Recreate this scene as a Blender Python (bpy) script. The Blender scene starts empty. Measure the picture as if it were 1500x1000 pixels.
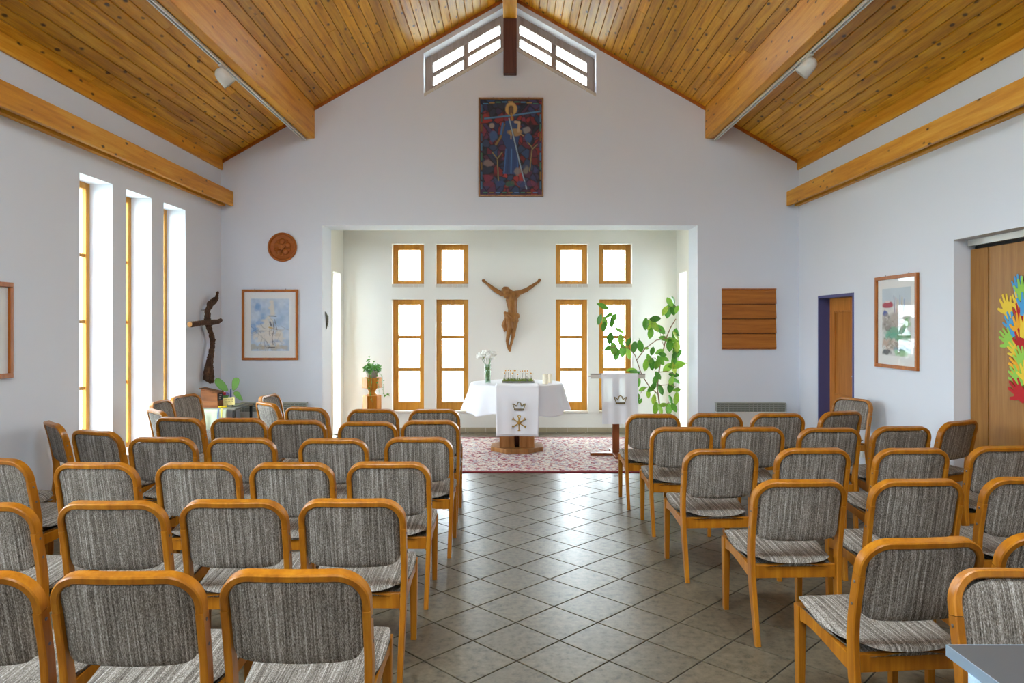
import bpy, math, random
import numpy as np
from mathutils import Vector, Matrix, Euler
from mathutils.geometry import tessellate_polygon
PI = math.pi
S = bpy.context.scene
COL = S.collection
rnd = random.Random(7)

# ------------------------------------------------------------------ camera, sky, exposure
F, VX, VY, EYE = 1045.0, 747.0, 477.0, 1.57        # focal length in pixels of the 1500x1000 frame, horizon, eye height
cam_d = bpy.data.cameras.new('camera')
cam = bpy.data.objects.new('camera', cam_d)
COL.objects.link(cam)
cam.location = (0, 0, EYE)
cam.rotation_euler = (PI/2, 0, 0)
cam_d.sensor_width = 36
cam_d.lens = 36*F/1500
cam_d.shift_x = (750-VX)/1500
cam_d.shift_y = -(500-VY)/1500
cam_d.clip_start = 0.05
S.camera = cam

SKY = 12.0
world = bpy.data.worlds.new('overcast_sky')
S.world = world
world.use_nodes = True
bg = world.node_tree.nodes['Background']
bg.inputs[0].default_value = (0.80, 0.91, 1.0, 1)
bg.inputs[1].default_value = SKY
S.view_settings.view_transform = 'Standard'
S.view_settings.look = 'None'
S.view_settings.gamma = 1
S.view_settings.use_curve_mapping = False
S.view_settings.exposure = 1.3
S.cycles.use_denoising = True
S.cycles.max_bounces = 12
S.cycles.diffuse_bounces = 7
S.cycles.transparent_max_bounces = 12
S.cycles.caustics_reflective = False
S.cycles.caustics_refractive = False
S.cycles.sample_clamp_indirect = 8

def portal(loc, rot, sx, sy):
    d = bpy.data.lights.new('window_daylight', 'AREA')
    d.shape = 'RECTANGLE'; d.size = sx; d.size_y = sy
    d.cycles.is_portal = True
    o = bpy.data.objects.new('window_daylight', d)
    COL.objects.link(o); o.location = loc; o.rotation_euler = rot
    return o

# ------------------------------------------------------------------ main measures (metres)
D0 = 9.33          # depth of the gable wall
DJ = 9.80          # its back face
DB = 10.52         # back wall of the altar niche
HW = 3.777         # half width of the room
YB = -3.2          # wall behind the camera
AX = 2.455         # half width of the niche
ZE, ZR = 3.713, 5.877   # ceiling at the eaves and at the ridge
SL = (ZR-ZE)/HW
ZA = 3.05          # niche ceiling
def at(px, py, Y):
    return Vector(((px-VX)*Y/F, Y, EYE+(VY-py)*Y/F))
def on_side(px, py, X):
    Y = F*X/(px-VX)
    return Vector((X, Y, EYE+(VY-py)*Y/F))

# ------------------------------------------------------------------ materials
def lin(c):
    return c/12.92 if c <= 0.04045 else ((c+0.055)/1.055)**2.4
def hx(s):
    s = s.lstrip('#')
    return tuple(lin(int(s[i:i+2], 16)/255) for i in (0, 2, 4))
M = {}
class NT:
    def __init__(self, name):
        self.m = bpy.data.materials.new(name); self.m.use_nodes = True
        self.t = self.m.node_tree; self.n = self.t.nodes
        self.b = self.n['Principled BSDF']; self.out = self.n['Material Output']
        M[name] = self.m
    def add(self, typ, **kw):
        x = self.n.new(typ)
        for k, v in kw.items():
            if k.startswith('i_'):
                key = k[2:]
                key = int(key) if key.isdigit() else key.replace('_', ' ')
                x.inputs[key].default_value = v
            else: setattr(x, k, v)
        return x
    def link(self, a, b): self.t.links.new(a, b)
    def math(self, op, a, b=None, clamp=False):
        x = self.add('ShaderNodeMath', operation=op); x.use_clamp = clamp
        for i, v in enumerate((a, b)):
            if v is None: continue
            if isinstance(v, (int, float)): x.inputs[i].default_value = v
            else: self.link(v, x.inputs[i])
        return x.outputs[0]
    def mix(self, fac, a, b, mode='MIX'):
        x = self.add('ShaderNodeMix', data_type='RGBA', blend_type=mode)
        for i, v in ((0, fac), (6, a), (7, b)):
            if isinstance(v, (int, float)): x.inputs[i].default_value = v
            elif isinstance(v, tuple): x.inputs[i].default_value = (*v[:3], 1)
            else: self.link(v, x.inputs[i])
        return x.outputs[2]
    def ramp(self, fac, stops):
        x = self.add('ShaderNodeValToRGB'); e = x.color_ramp.elements
        while len(e) < len(stops): e.new(0.5)
        for k, (p, c) in enumerate(stops):
            e[k].position = p; e[k].color = (*c, 1) if len(c) == 3 else c
        self.link(fac, x.inputs[0]); return x.outputs[0]
    def coords(self, kind='Object', scale=(1, 1, 1), rand=0.0, rot=(0, 0, 0)):
        if kind == 'World': src = self.add('ShaderNodeNewGeometry').outputs['Position']
        else: src = self.add('ShaderNodeTexCoord').outputs[kind]
        mp = self.add('ShaderNodeMapping'); mp.inputs['Scale'].default_value = scale; mp.inputs['Rotation'].default_value = rot
        if rand:
            oi = self.add('ShaderNodeObjectInfo'); r = self.math('MULTIPLY', oi.outputs['Random'], rand)
            c = self.add('ShaderNodeCombineXYZ')
            for i in range(3): self.link(r, c.inputs[i])
            ad = self.add('ShaderNodeVectorMath', operation='ADD'); self.link(src, ad.inputs[0]); self.link(c.outputs[0], ad.inputs[1]); src = ad.outputs[0]
        self.link(src, mp.inputs['Vector']); return mp.outputs[0]
    def noise(self, vec, scale, detail=3, rough=0.55):
        x = self.add('ShaderNodeTexNoise', i_Scale=scale, i_Detail=detail, i_Roughness=rough); self.link(vec, x.inputs['Vector']); return x.outputs['Fac']
    def vor(self, vec, scale, feature='F1', out='Distance'):
        x = self.add('ShaderNodeTexVoronoi', feature=feature); x.inputs['Scale'].default_value = scale; self.link(vec, x.inputs['Vector']); return x.outputs[out]
    def bump(self, h, strength=0.3, dist=0.01):
        x = self.add('ShaderNodeBump', i_Strength=strength, i_Distance=dist); self.link(h, x.inputs['Height']); self.link(x.outputs[0], self.b.inputs['Normal'])
    def base(self, c):
        if isinstance(c, tuple): self.b.inputs['Base Color'].default_value = (*c[:3], 1)
        else: self.link(c, self.b.inputs['Base Color'])
    def set(self, **kw):
        for k, v in kw.items(): self.b.inputs[k.replace('_', ' ')].default_value = v
        return self

def plain(name, col, rough=0.5, metal=0.0, var=0.0, **kw):
    t = NT(name); c = hx(col)
    if var:
        v = t.coords('Object'); n = t.noise(v, 6, 4)
        t.base(t.mix(n, tuple(x*(1-var) for x in c), tuple(min(1, x*(1+var)) for x in c)))
    else: t.base(c)
    t.set(Roughness=rough, Metallic=metal, **kw); return t
def plaster(name, col):
    t = NT(name); v = t.coords('World'); n = t.noise(v, 1.2, 4); f = t.noise(v, 160, 2)
    c = hx(col)
    t.base(t.mix(n, tuple(x*.965 for x in c), c)); t.set(Roughness=0.9, Specular_IOR_Level=.2); t.bump(f, 0.12, 0.004)
def wood(name, dark, mid, light, grain='Y', rough=0.4, coord='Object', scale=1.0, rand=17.0, knots=0.0, spread=0.35, hue=0.0):
    t = NT(name)
    st = {'X': (.06, 1, 1), 'Y': (1, .06, 1), 'Z': (1, 1, .06)}[grain]
    v = t.coords(coord, tuple(s*scale for s in st), rand)
    a = t.noise(v, 22, 5, .6); b = t.noise(v, 70, 3, .6)
    g = t.math('ADD', t.math('MULTIPLY', a, .7), t.math('MULTIPLY', b, .3))
    col = t.ramp(g, [(.32, hx(dark)), (.5, hx(mid)), (.68, hx(light))])
    oi = t.add('ShaderNodeObjectInfo')
    hsv = t.add('ShaderNodeHueSaturation'); t.link(col, hsv.inputs['Color'])
    t.link(t.math('ADD', t.math('MULTIPLY', oi.outputs['Random'], spread), 1-spread/2), hsv.inputs['Value'])
    col = hsv.outputs[0]
    if knots:
        kv = t.coords(coord, {'X': (.5, 1, 1), 'Y': (1, .5, 1), 'Z': (1, 1, .5)}[grain], rand)
        wob = t.noise(kv, 30, 2)
        d = t.math('ADD', t.vor(kv, 9.5), t.math('MULTIPLY', wob, .10))
        sel = t.vor(kv, 9.5, out='Color')
        k = t.math('LESS_THAN', d, knots)
        sm = t.ramp(d, [(0.0, (1, 1, 1)), (knots*.75, (1, 1, 1)), (knots*1.25, (0, 0, 0))])
        col = t.mix(t.math('MULTIPLY', sm, .9), col, hx('#2e1404'))
    t.base(col); t.set(Roughness=rough, Specular_IOR_Level=.35); t.bump(g, .06, .004)
    return t

plaster('white_plaster', '#e0e5ee')
plaster('niche_plaster', '#ecebe4')
wood('plank_pine', '#a86a08', '#d2941a', '#e8b234', 'Y', .34, 'World', 1.0, 31.0, knots=.19, spread=.36)
wood('beam_pine', '#c07a12', '#da9622', '#eab03e', 'Y', .45, 'World', .8, 5.0, knots=.16, spread=.08)
wood('post_brown', '#4a2820', '#5d352a', '#6c4034', 'Z', .45)
wood('chair_beech', '#8a5110', '#a46515', '#b87a20', 'Z', .3, spread=.12)
wood('window_pine', '#a9701f', '#bf842b', '#cd943a', 'Z', .4)
wood('frame_wood', '#934d0c', '#aa5e15', '#ba7021', 'Z', .4, spread=.1)
wood('glare_gable_wood', '#85766c', '#9c8d83', '#ab9d94', 'Z', .5)  # wood colour greyed and lightened to imitate the glare around the panes
wood('altar_oak', '#7d4e24', '#9c6a38', '#b07e4a', 'Z', .4)
wood('lectern_wood', '#6b3414', '#834520', '#95552b', 'Z', .4)
wood('oak_panel', '#875820', '#9b6a2c', '#ab7a3a', 'Z', .45, spread=.05)
wood('door_oak', '#a0601f', '#b87530', '#c5843d', 'Z', .4)
wood('stand_wood', '#9a560a', '#bd7616', '#d28e2a', 'Z', .35)
wood('board_wood', '#8f5018', '#a8651f', '#b87229', 'X', .4, spread=.08)
wood('carved_wood', '#76491c', '#8f5f2c', '#a3723a', 'Z', .4, scale=1.5)
wood('root_wood', '#2b1c12', '#4a3222', '#6a4c36', 'Z', .8, scale=2.5)
wood('medallion_wood', '#8c470c', '#a05615', '#ae641f', 'X', .4, spread=.02)
wood('box_wood', '#5e3210', '#7a461c', '#8e5a2c', 'X', .45)
plain('grout', '#332e28', .9)
plain('track_white', '#e4e4e2', .35)
plain('track_slot', '#26282a', .5)
plain('lamp_white', '#dcdad2', .3)
plain('lamp_glass', '#b9b9b2', .15)
plain('blue_frame', '#4a4f82', .45)
plain('dark_gap', '#191614', .8)
plain('steel_bolt', '#77757a', .35, .8)
plain('black_metal', '#1d1d1f', .45)
plain('grey_laminate', '#4c4c4d', .5, var=.04)
plain('grey_edge', '#7f909f', .45)
plain('blue_tube', '#b8d3ea', .35)
plain('sill_stone', '#cfc8bc', .6, var=.12)
plain('skirting_tile', '#ab9e84', .5, var=.12)
plain('radiator_white', '#d7d6d2', .5)
plain('grille_grey', '#a3a69d', .45)
plain('grille_dark', '#8a8d84', .6)
plain('alu_rail', '#cdccc6', .35, .3)
plain('gold_thread', '#b08d3c', .35, .5)
plain('bronze_thread', '#7c6a34', .4, .5)
plain('wax', '#efe6cf', .5, Subsurface_Weight=.1)
plain('wick', '#2a2520', .9)
plain('petal_white', '#f4f4ee', .6)
plain('stem_green', '#55813a', .6, var=.2)
plain('daisy_centre', '#d99b28', .6)
plain('moss', '#7d8f3c', .9, var=.4)
plain('tray_grey', '#75756c', .6)
plain('pot_grey', '#a9a9a3', .45, .2, var=.15)
plain('terracotta', '#9b6a4c', .7)
plain('bark', '#8a6a52', .8, var=.2)
plain('paper_white', '#f3f2ee', .7)
plain('mat_white', '#eeeeec', .8)
plain('card_yellow', '#e4d58c', .8)
plain('ink', '#4a4030', .8)
plain('red_petal', '#cf3a35', .6)
plain('lilac_petal', '#8d83b8', .6)
plain('blue_cloth', '#233a9a', .7)
plain('yellow_petal', '#e6c71e', .6)
plain('slate', '#2c2c2e', .7)
plain('ornament_metal', '#6b6a58', .4, .6, var=.3)
plain('socket_white', '#e2e1da', .4)
plain('lawn', '#85897a', .95, var=.2)
for nm, c in (('paper_yellow', '#ecc93a'), ('paper_blue', '#4b9fd6'), ('paper_green', '#93c94e'), ('paper_orange', '#eda81f'), ('paper_red', '#b9161c')):
    plain(nm, c, .8)

t = NT('tulle_green'); t.base(hx('#8fd35a')); t.set(Roughness=.8, Alpha=.62)
# glass: mostly clear with a faint mirror
def glass(name, tint, fac):
    t = NT(name)
    tr = t.add('ShaderNodeBsdfTransparent'); tr.inputs[0].default_value = (*tint, 1)
    gl = t.add('ShaderNodeBsdfGlossy', i_Roughness=.02)
    mx = t.add('ShaderNodeMixShader'); fr = t.add('ShaderNodeLayerWeight', i_Blend=.5)
    sch = t.math('ADD', t.math('MULTIPLY', t.math('POWER', fr.outputs['Facing'], 5.0), .9), .04)
    t.link(t.math('MULTIPLY', sch, fac), mx.inputs[0])
    t.link(tr.outputs[0], mx.inputs[1]); t.link(gl.outputs[0], mx.inputs[2]); t.link(mx.outputs[0], t.out.inputs[0])
glass('window_glass', (.97, .98, .97), .8)
glass('vase_glass', (.86, .93, .88), 1.6)
glass('picture_glass', (.97, .97, .97), .28)

# woven upholstery: fine lengthwise stripes and flecks
t = NT('fabric')
v = t.coords('Object', (1, .02, .02), 3.0); s1 = t.noise(v, 75, 2, .6); s2 = t.noise(v, 240, 2, .7)
w = t.coords('Object', (1, .30, .30), 3.0); fl = t.noise(w, 460, 2, .8)
sp = t.add('ShaderNodeSeparateXYZ'); t.link(v, sp.inputs[0])
ph_ = t.math('FRACT', t.math('MULTIPLY', t.math('ADD', sp.outputs[0], t.math('MULTIPLY', s1, .006)), 36.0))
thr = t.math('MULTIPLY', t.math('LESS_THAN', ph_, .16), .045)          # single pale threads
g = t.math('ADD', t.math('ADD', t.math('MULTIPLY', s1, .22), t.math('MULTIPLY', s2, .30)), t.math('MULTIPLY', fl, .56))
g = t.math('ADD', g, thr)
t.base(t.ramp(g, [(.40, hx('#2f2923')), (.53, hx('#70685f')), (.62, hx('#a29b93')), (.73, hx('#d6d2cc'))]))
t.set(Roughness=.95, Specular_IOR_Level=.2); t.bump(fl, .5, .003)

# stone-look floor tile
t = NT('floor_tile')
v = t.coords('World', (1, 1, 1)); a = t.noise(v, 3.2, 4); b = t.noise(t.coords('World', (1, 1, 1), 9.0), 26, 5, .7)
oi = t.add('ShaderNodeObjectInfo'); isl = t.add('ShaderNodeNewGeometry').outputs['Random Per Island']
r = t.math('FRACT', t.math('ADD', oi.outputs['Random'], isl))
c = t.ramp(b, [(.34, hx('#3a3328')), (.46, hx('#5c5444')), (.6, hx('#6b6251')), (.75, hx('#7a7160'))])
c = t.mix(t.math('MULTIPLY', a, .35), c, hx('#564d3e'))
h = t.add('ShaderNodeHueSaturation'); t.link(c, h.inputs['Color']); t.link(t.math('ADD', t.math('MULTIPLY', r, .16), .92), h.inputs['Value'])
t.base(h.outputs[0]); t.set(Roughness=.36); t.bump(b, .08, .004)

# persian-style carpet
t = NT('carpet_field')
v = t.coords('Object'); d1 = t.vor(v, 9, out='Color'); d2 = t.vor(v, 34, out='Color'); n = t.noise(v, 60, 4, .7)
sx = t.add('ShaderNodeSeparateColor'); t.link(d2, sx.inputs[0]); sx1 = t.add('ShaderNodeSeparateColor'); t.link(d1, sx1.inputs[0])
g = t.math('ADD', t.math('MULTIPLY', sx.outputs[0], .55), t.math('MULTIPLY', n, .5))
c = t.ramp(g, [(.26, hx('#7a2a3c')), (.36, hx('#b05a66')), (.41, hx('#d4c6ba')), (.56, hx('#e2ddd0')), (.64, hx('#7d7894')), (.70, hx('#ddd6c8')), (.84, hx('#a8505c'))])
t.base(t.mix(t.math('MULTIPLY', sx1.outputs[1], .18), c, hx('#7a4a60'))); t.set(Roughness=.95); t.bump(n, .4, .004)
plain('carpet_edge', '#7c1d28', .95, var=.2)

# altar linen
t = NT('linen'); v = t.coords('Object'); n = t.noise(v, 260, 2); t.base(hx('#e9eaf0')); t.set(Roughness=.85); t.bump(n, .15, .002)
t = NT('sheer_linen'); t.base(hx('#e9ebf0')); t.set(Roughness=.85, Alpha=.965)
t = NT('table_linen')
v = t.coords('Object'); x = t.add('ShaderNodeSeparateXYZ'); t.link(v, x.inputs[0])
t.base(t.ramp(t.math('MULTIPLY', x.outputs[0], 1.0), [(0.0, hx('#b4bba2')), (1.0, hx('#b0b89e'))])); t.set(Roughness=.9)
plain('stripe_yellow', '#d9c95a', .9); plain('stripe_blue', '#6a7fb8', .9)
# leaves
t = NT('leaf'); v = t.coords('Object', (1, 1, 1), 9.0); n = t.noise(v, 8, 3); oi = t.add('ShaderNodeObjectInfo')
c = t.ramp(t.math('ADD', t.math('MULTIPLY', oi.outputs['Random'], .7), t.math('MULTIPLY', n, .3)), [(.1, hx('#34621f')), (.45, hx('#528a2c')), (.75, hx('#83ac38')), (.95, hx('#c2c44c'))])
t.base(c); t.set(Roughness=.35)
tl = t.add('ShaderNodeBsdfTranslucent'); t.link(c, tl.inputs[0]); mx = t.add('ShaderNodeMixShader'); mx.inputs[0].default_value = .32
t.link(t.b.outputs[0], mx.inputs[1]); t.link(tl.outputs[0], mx.inputs[2]); t.link(mx.outputs[0], t.out.inputs[0])
plain('ivy_leaf', '#5a9a38', .5, var=.45)
# painted pictures carry their colours as a print
t = NT('print'); at_ = t.add('ShaderNodeAttribute'); at_.attribute_name = 'Col'; t.base(at_.outputs['Color']); t.set(Roughness=.6)

# ------------------------------------------------------------------ mesh helpers
class MB:
    def __init__(self): self.v = []; self.f = []
    def _add(self, vs, fs):
        o = len(self.v); self.v += [tuple(p) for p in vs]; self.f += [tuple(i+o for i in f) for f in fs]; return self
    def box(self, x0, x1, y0, y1, z0, z1, mat=None):
        vs = [(x, y, z) for x in (x0, x1) for y in (y0, y1) for z in (z0, z1)]
        if mat: vs = [mat @ Vector(p) for p in vs]
        return self._add(vs, [(0, 1, 3, 2), (4, 6, 7, 5), (0, 4, 5, 1), (2, 3, 7, 6), (0, 2, 6, 4), (1, 5, 7, 3)])
    def prism(self, poly, axis, t0, t1, holes=()):
        """2D polygon (with holes) extruded along axis X, Y or Z"""
        def p3(p, t): return {'Y': (p[0], t, p[1]), 'X': (t, p[0], p[1]), 'Z': (p[0], p[1], t)}[axis]
        loops = [list(poly)]+[list(h) for h in holes]
        flat = [p for l in loops for p in l]; n = len(flat)
        vs = [p3(p, t0) for p in flat]+[p3(p, t1) for p in flat]
        tri = tessellate_polygon([[Vector((p[0], p[1], 0)) for p in l] for l in loops])
        fs = []
        def area(t): a, b, c = (flat[i] for i in t); return (b[0]-a[0])*(c[1]-a[1])-(b[1]-a[1])*(c[0]-a[0])
        for tr in tri:
            tr = tuple(tr)
            if abs(area(tr)) < 1e-12: continue
            if area(tr) < 0: tr = tr[::-1]
            fs.append(tr); fs.append(tuple(i+n for i in tr[::-1]))
        k = 0
        for l in loops:
            m = len(l)
            for i in range(m): a, b = k+i, k+(i+1) % m; fs.append((a, a+n, b+n, b))
            k += m
        return self._add(vs, fs)
    def tube(self, path, rad, n=8, cap=True):
        path = [Vector(p) for p in path]
        if isinstance(rad, (int, float)): rad = [rad]*len(path)
        rings = []; up = Vector((0, 0, 1))
        for i, p in enumerate(path):
            t = (path[min(i+1, len(path)-1)]-path[max(i-1, 0)]).normalized()
            if i == 0:
                up = Vector((0, 0, 1)) if abs(t.z) < .9 else Vector((1, 0, 0))
            a = t.cross(up).normalized(); b = a.cross(t).normalized(); up = b
            rings.append([p+(a*math.cos(2*PI*k/n)+b*math.sin(2*PI*k/n))*rad[i] for k in range(n)])
        vs = [q for r in rings for q in r]; fs = []
        for i in range(len(rings)-1):
            for k in range(n): fs.append((i*n+k, i*n+(k+1) % n, (i+1)*n+(k+1) % n, (i+1)*n+k))
        if cap: fs.append(tuple(range(n))[::-1]); fs.append(tuple((len(rings)-1)*n+k for k in range(n)))
        return self._add(vs, fs)
    def lathe(self, prof, n=24, c=(0, 0, 0), mat=None, cap=True):
        vs = [(c[0]+r*math.cos(2*PI*k/n), c[1]+r*math.sin(2*PI*k/n), c[2]+z) for r, z in prof for k in range(n)]
        if mat: vs = [mat @ Vector(p) for p in vs]
        fs = []
        for i in range(len(prof)-1):
            for k in range(n): fs.append((i*n+k, i*n+(k+1) % n, (i+1)*n+(k+1) % n, (i+1)*n+k))
        if cap: fs.append(tuple(range(n))[::-1]); fs.append(tuple((len(prof)-1)*n+k for k in range(n)))
        return self._add(vs, fs)
    def ball(self, c, r, n=10, m=7, sc=(1, 1, 1), mat=None):
        prof = [(max(1e-4, math.sin(PI*i/m)), -math.cos(PI*i/m)) for i in range(m+1)]
        vs = [Vector((a*math.cos(2*PI*k/n)*sc[0]*r, a*math.sin(2*PI*k/n)*sc[1]*r, z*sc[2]*r)) for a, z in prof for k in range(n)]
        if mat: vs = [mat @ p for p in vs]
        vs = [p+Vector(c) for p in vs]; fs = []
        for i in range(m):
            for k in range(n): fs.append((i*n+k, i*n+(k+1) % n, (i+1)*n+(k+1) % n, (i+1)*n+k))
        return self._add(vs, fs)
    def sweep(self, path, bdir, w, d, ch=.25):
        """chamfered rectangular section w x d along a path; bdir = direction of the depth d"""
        path = [Vector(p) for p in path]; n = len(path)
        w = w if isinstance(w, (list, tuple)) else [w]*n; d = d if isinstance(d, (list, tuple)) else [d]*n
        rings = []
        for i, p in enumerate(path):
            t = (path[min(i+1, n-1)]-path[max(i-1, 0)]).normalized()
            b = Vector(bdir); a = t.cross(b).normalized(); b = a.cross(t).normalized()
            W, Dd = w[i]/2, d[i]/2; c = min(W, Dd)*ch*2*.5
            sec = [(W-c, -Dd), (W, -Dd+c), (W, Dd-c), (W-c, Dd), (-W+c, Dd), (-W, Dd-c), (-W, -Dd+c), (-W+c, -Dd)]
            rings.append([p+a*x+b*y for x, y in sec])
        vs = [q for r in rings for q in r]; fs = []; m = 8
        for i in range(n-1):
            for k in range(m): fs.append((i*m+k, i*m+(k+1) % m, (i+1)*m+(k+1) % m, (i+1)*m+k))
        fs.append(tuple(range(m))[::-1]); fs.append(tuple((n-1)*m+k for k in range(m)))
        return self._add(vs, fs)
    def grid(self, fn, nu, nv, closed_u=False):
        vs = [fn(i/(nu if closed_u else nu-1), j/(nv-1)) for j in range(nv) for i in range(nu)]; fs = []
        for j in range(nv-1):
            for i in range(nu if closed_u else nu-1):
                i2 = (i+1) % nu; fs.append((j*nu+i, j*nu+i2, (j+1)*nu+i2, (j+1)*nu+i))
        return self._add(vs, fs)
    def mesh(self, name, mat=None, smooth=False):
        me = bpy.data.meshes.new(name); me.from_pydata(self.v, [], self.f); me.update()
        import bmesh
        bm = bmesh.new(); bm.from_mesh(me); bmesh.ops.recalc_face_normals(bm, faces=bm.faces); bm.to_mesh(me); bm.free()
        if mat: me.materials.append(M[mat])
        if smooth:
            me.polygons.foreach_set('use_smooth', [True]*len(me.polygons))
            if smooth == 'auto': me.set_sharp_from_angle(angle=math.radians(38))
        return me
    def build(self, name, mat, parent=None, smooth=False, bevel=0.0, loc=None, auto=False):
        return obj(name, self.mesh(name, mat, smooth), parent, bevel, loc, auto)
def obj(name, me, parent=None, bevel=0.0, loc=None, auto=False):
    o = bpy.data.objects.new(name, me); COL.objects.link(o)
    if parent: o.parent = parent
    if loc is not None: o.location = loc
    if bevel:
        m = o.modifiers.new('bevel', 'BEVEL'); m.width = bevel; m.segments = 2; m.limit_method = 'ANGLE'; m.angle_limit = math.radians(40)
    return o
def tag(o, label=None, cat=None, group=None, kind=None):
    for k, v in (('label', label), ('category', cat), ('group', group), ('kind', kind)):
        if v: o[k] = v
    return o
def empty(name, loc=(0, 0, 0), rz=0.0, label=None, cat=None, group=None, kind=None):
    o = bpy.data.objects.new(name, None); COL.objects.link(o); o.location = loc; o.rotation_euler = (0, 0, rz); o.empty_display_size = .1
    return tag(o, label, cat, group, kind)
def struct(o, label=None):
    o['kind'] = 'structure'
    if label: o['label'] = label
    return o
def remesh(o, vox, smooth=2):
    m = o.modifiers.new('remesh', 'REMESH'); m.mode = 'VOXEL'; m.voxel_size = vox; m.use_smooth_shade = True
    if smooth:
        s = o.modifiers.new('smooth', 'SMOOTH'); s.factor = .5; s.iterations = smooth
    return o
def rect(x0, x1, z0, z1): return [(x0, z0), (x1, z0), (x1, z1), (x0, z1)]

# ------------------------------------------------------------------ the room shell
LW = [(6.26, 6.78), (7.02, 7.52), (7.78, 8.30)]              # slit windows of the left wall (Y ranges)
LW2 = [(1.3, 1.82), (2.06, 2.58), (2.82, 3.34)]              # unseen second group nearer the camera, added to bring in more daylight
LZ0, LZ1 = .28, 2.915
WT = .46
fl = MB().box(-HW-WT, HW+WT, YB-WT, DB+.4, -.25, -.006).build('floor', 'grout')
struct(fl, 'floor of stone-look tiles laid diagonally')
wl = MB().prism(rect(YB, D0, -.02, 4.0), 'X', -HW-WT, -HW, [rect(a, b, LZ0, LZ1) for a, b in LW+LW2]).build('wall_left', 'white_plaster')
struct(wl, 'white plastered side wall with tall slit windows')
DOOR = (7.83, 8.74, 1.935)
FOLD = (1.6, 6.07, 2.30)
wr = MB().prism(rect(YB, D0, -.02, 4.0), 'X', HW, HW+WT, [rect(DOOR[0], DOOR[1], 0, DOOR[2]), rect(FOLD[0], FOLD[1], 0, FOLD[2])]).build('wall_right', 'white_plaster')
struct(wr, 'white plastered side wall with a door and a wood partition')
gx, gz0, gz1 = 1.128, 4.588, 5.132
GH = [(-gx, gz0), (0, gz0+gx*SL), (gx, gz0), (gx, gz1), (0, gz1+gx*SL), (-gx, gz1)]
OPZ = EYE+(VY-330)*D0/F
outer = [(-HW-WT, -.02), (-AX, -.02), (-AX, OPZ), (AX, OPZ), (AX, -.02), (HW+WT, -.02), (HW+WT, 4.0), (0, 6.15), (-HW-WT, 4.0)]
wf = MB().prism(outer, 'Y', D0, DJ, [GH]).build('wall_front', 'white_plaster')
struct(wf, 'white gable wall with the wide opening of the altar niche')
GB = [(-1.3, 4.2), (1.3, 4.2), (1.3, ZR-1.3*SL-.12), (0, ZR-.12), (-1.3, ZR-1.3*SL-.12)]      # unseen glazing behind the viewer, added to light the front gable wall
wb = MB().prism([(-HW-WT, -.02), (HW+WT, -.02), (HW+WT, 4.0), (0, 6.15), (-HW-WT, 4.0)], 'Y', YB-.3, YB, [GB]).build('wall_back', 'white_plaster')
struct(wb, 'white wall behind the viewer')
# niche
KB = DB/F
def nz(py): return EYE+(VY-py)*KB
NW = [(-1.739, -1.268), (-1.094, -.614), (.677, 1.148), (1.316, 1.80)]
NZ = [(nz(602), nz(438.3)), (nz(416), nz(357))]
nb = MB().prism(rect(-AX-.4, AX+.4, -.02, ZA+.1), 'Y', DB, DB+.42, [rect(a, b, z0, z1) for a, b in NW for z0, z1 in NZ]).build('wall_niche_back', 'niche_plaster')
struct(nb, 'white back wall of the altar niche with small windows')
SY0, SY1, SZ = 9.90, 10.34, 2.33
for nm, s in (('wall_niche_left', -1), ('wall_niche_right', 1)):
    o = MB().prism(rect(DJ, DB, -.02, ZA+.1), 'X', s*AX, s*(AX+.4), [rect(SY0, SY1, 0.0, SZ)]).build(nm, 'niche_plaster')
    struct(o, 'white side wall of the altar niche with a floor-length window')
nc = MB().box(-AX-.4, AX+.4, DJ, DB+.42, ZA, ZA+.25).build('ceiling_niche', 'niche_plaster'); struct(nc, 'white ceiling of the altar niche')
bs = empty('baseboard_niche', kind='structure'); bs['label'] = 'beige tile skirting along the niche back wall'
x = -AX
while x < AX-.01:
    MB().box(x+.002, min(x+.30, AX)-.002, DB-.012, DB, 0, .072).build('skirting_tile', 'skirting_tile', bs); x += .30

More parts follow.
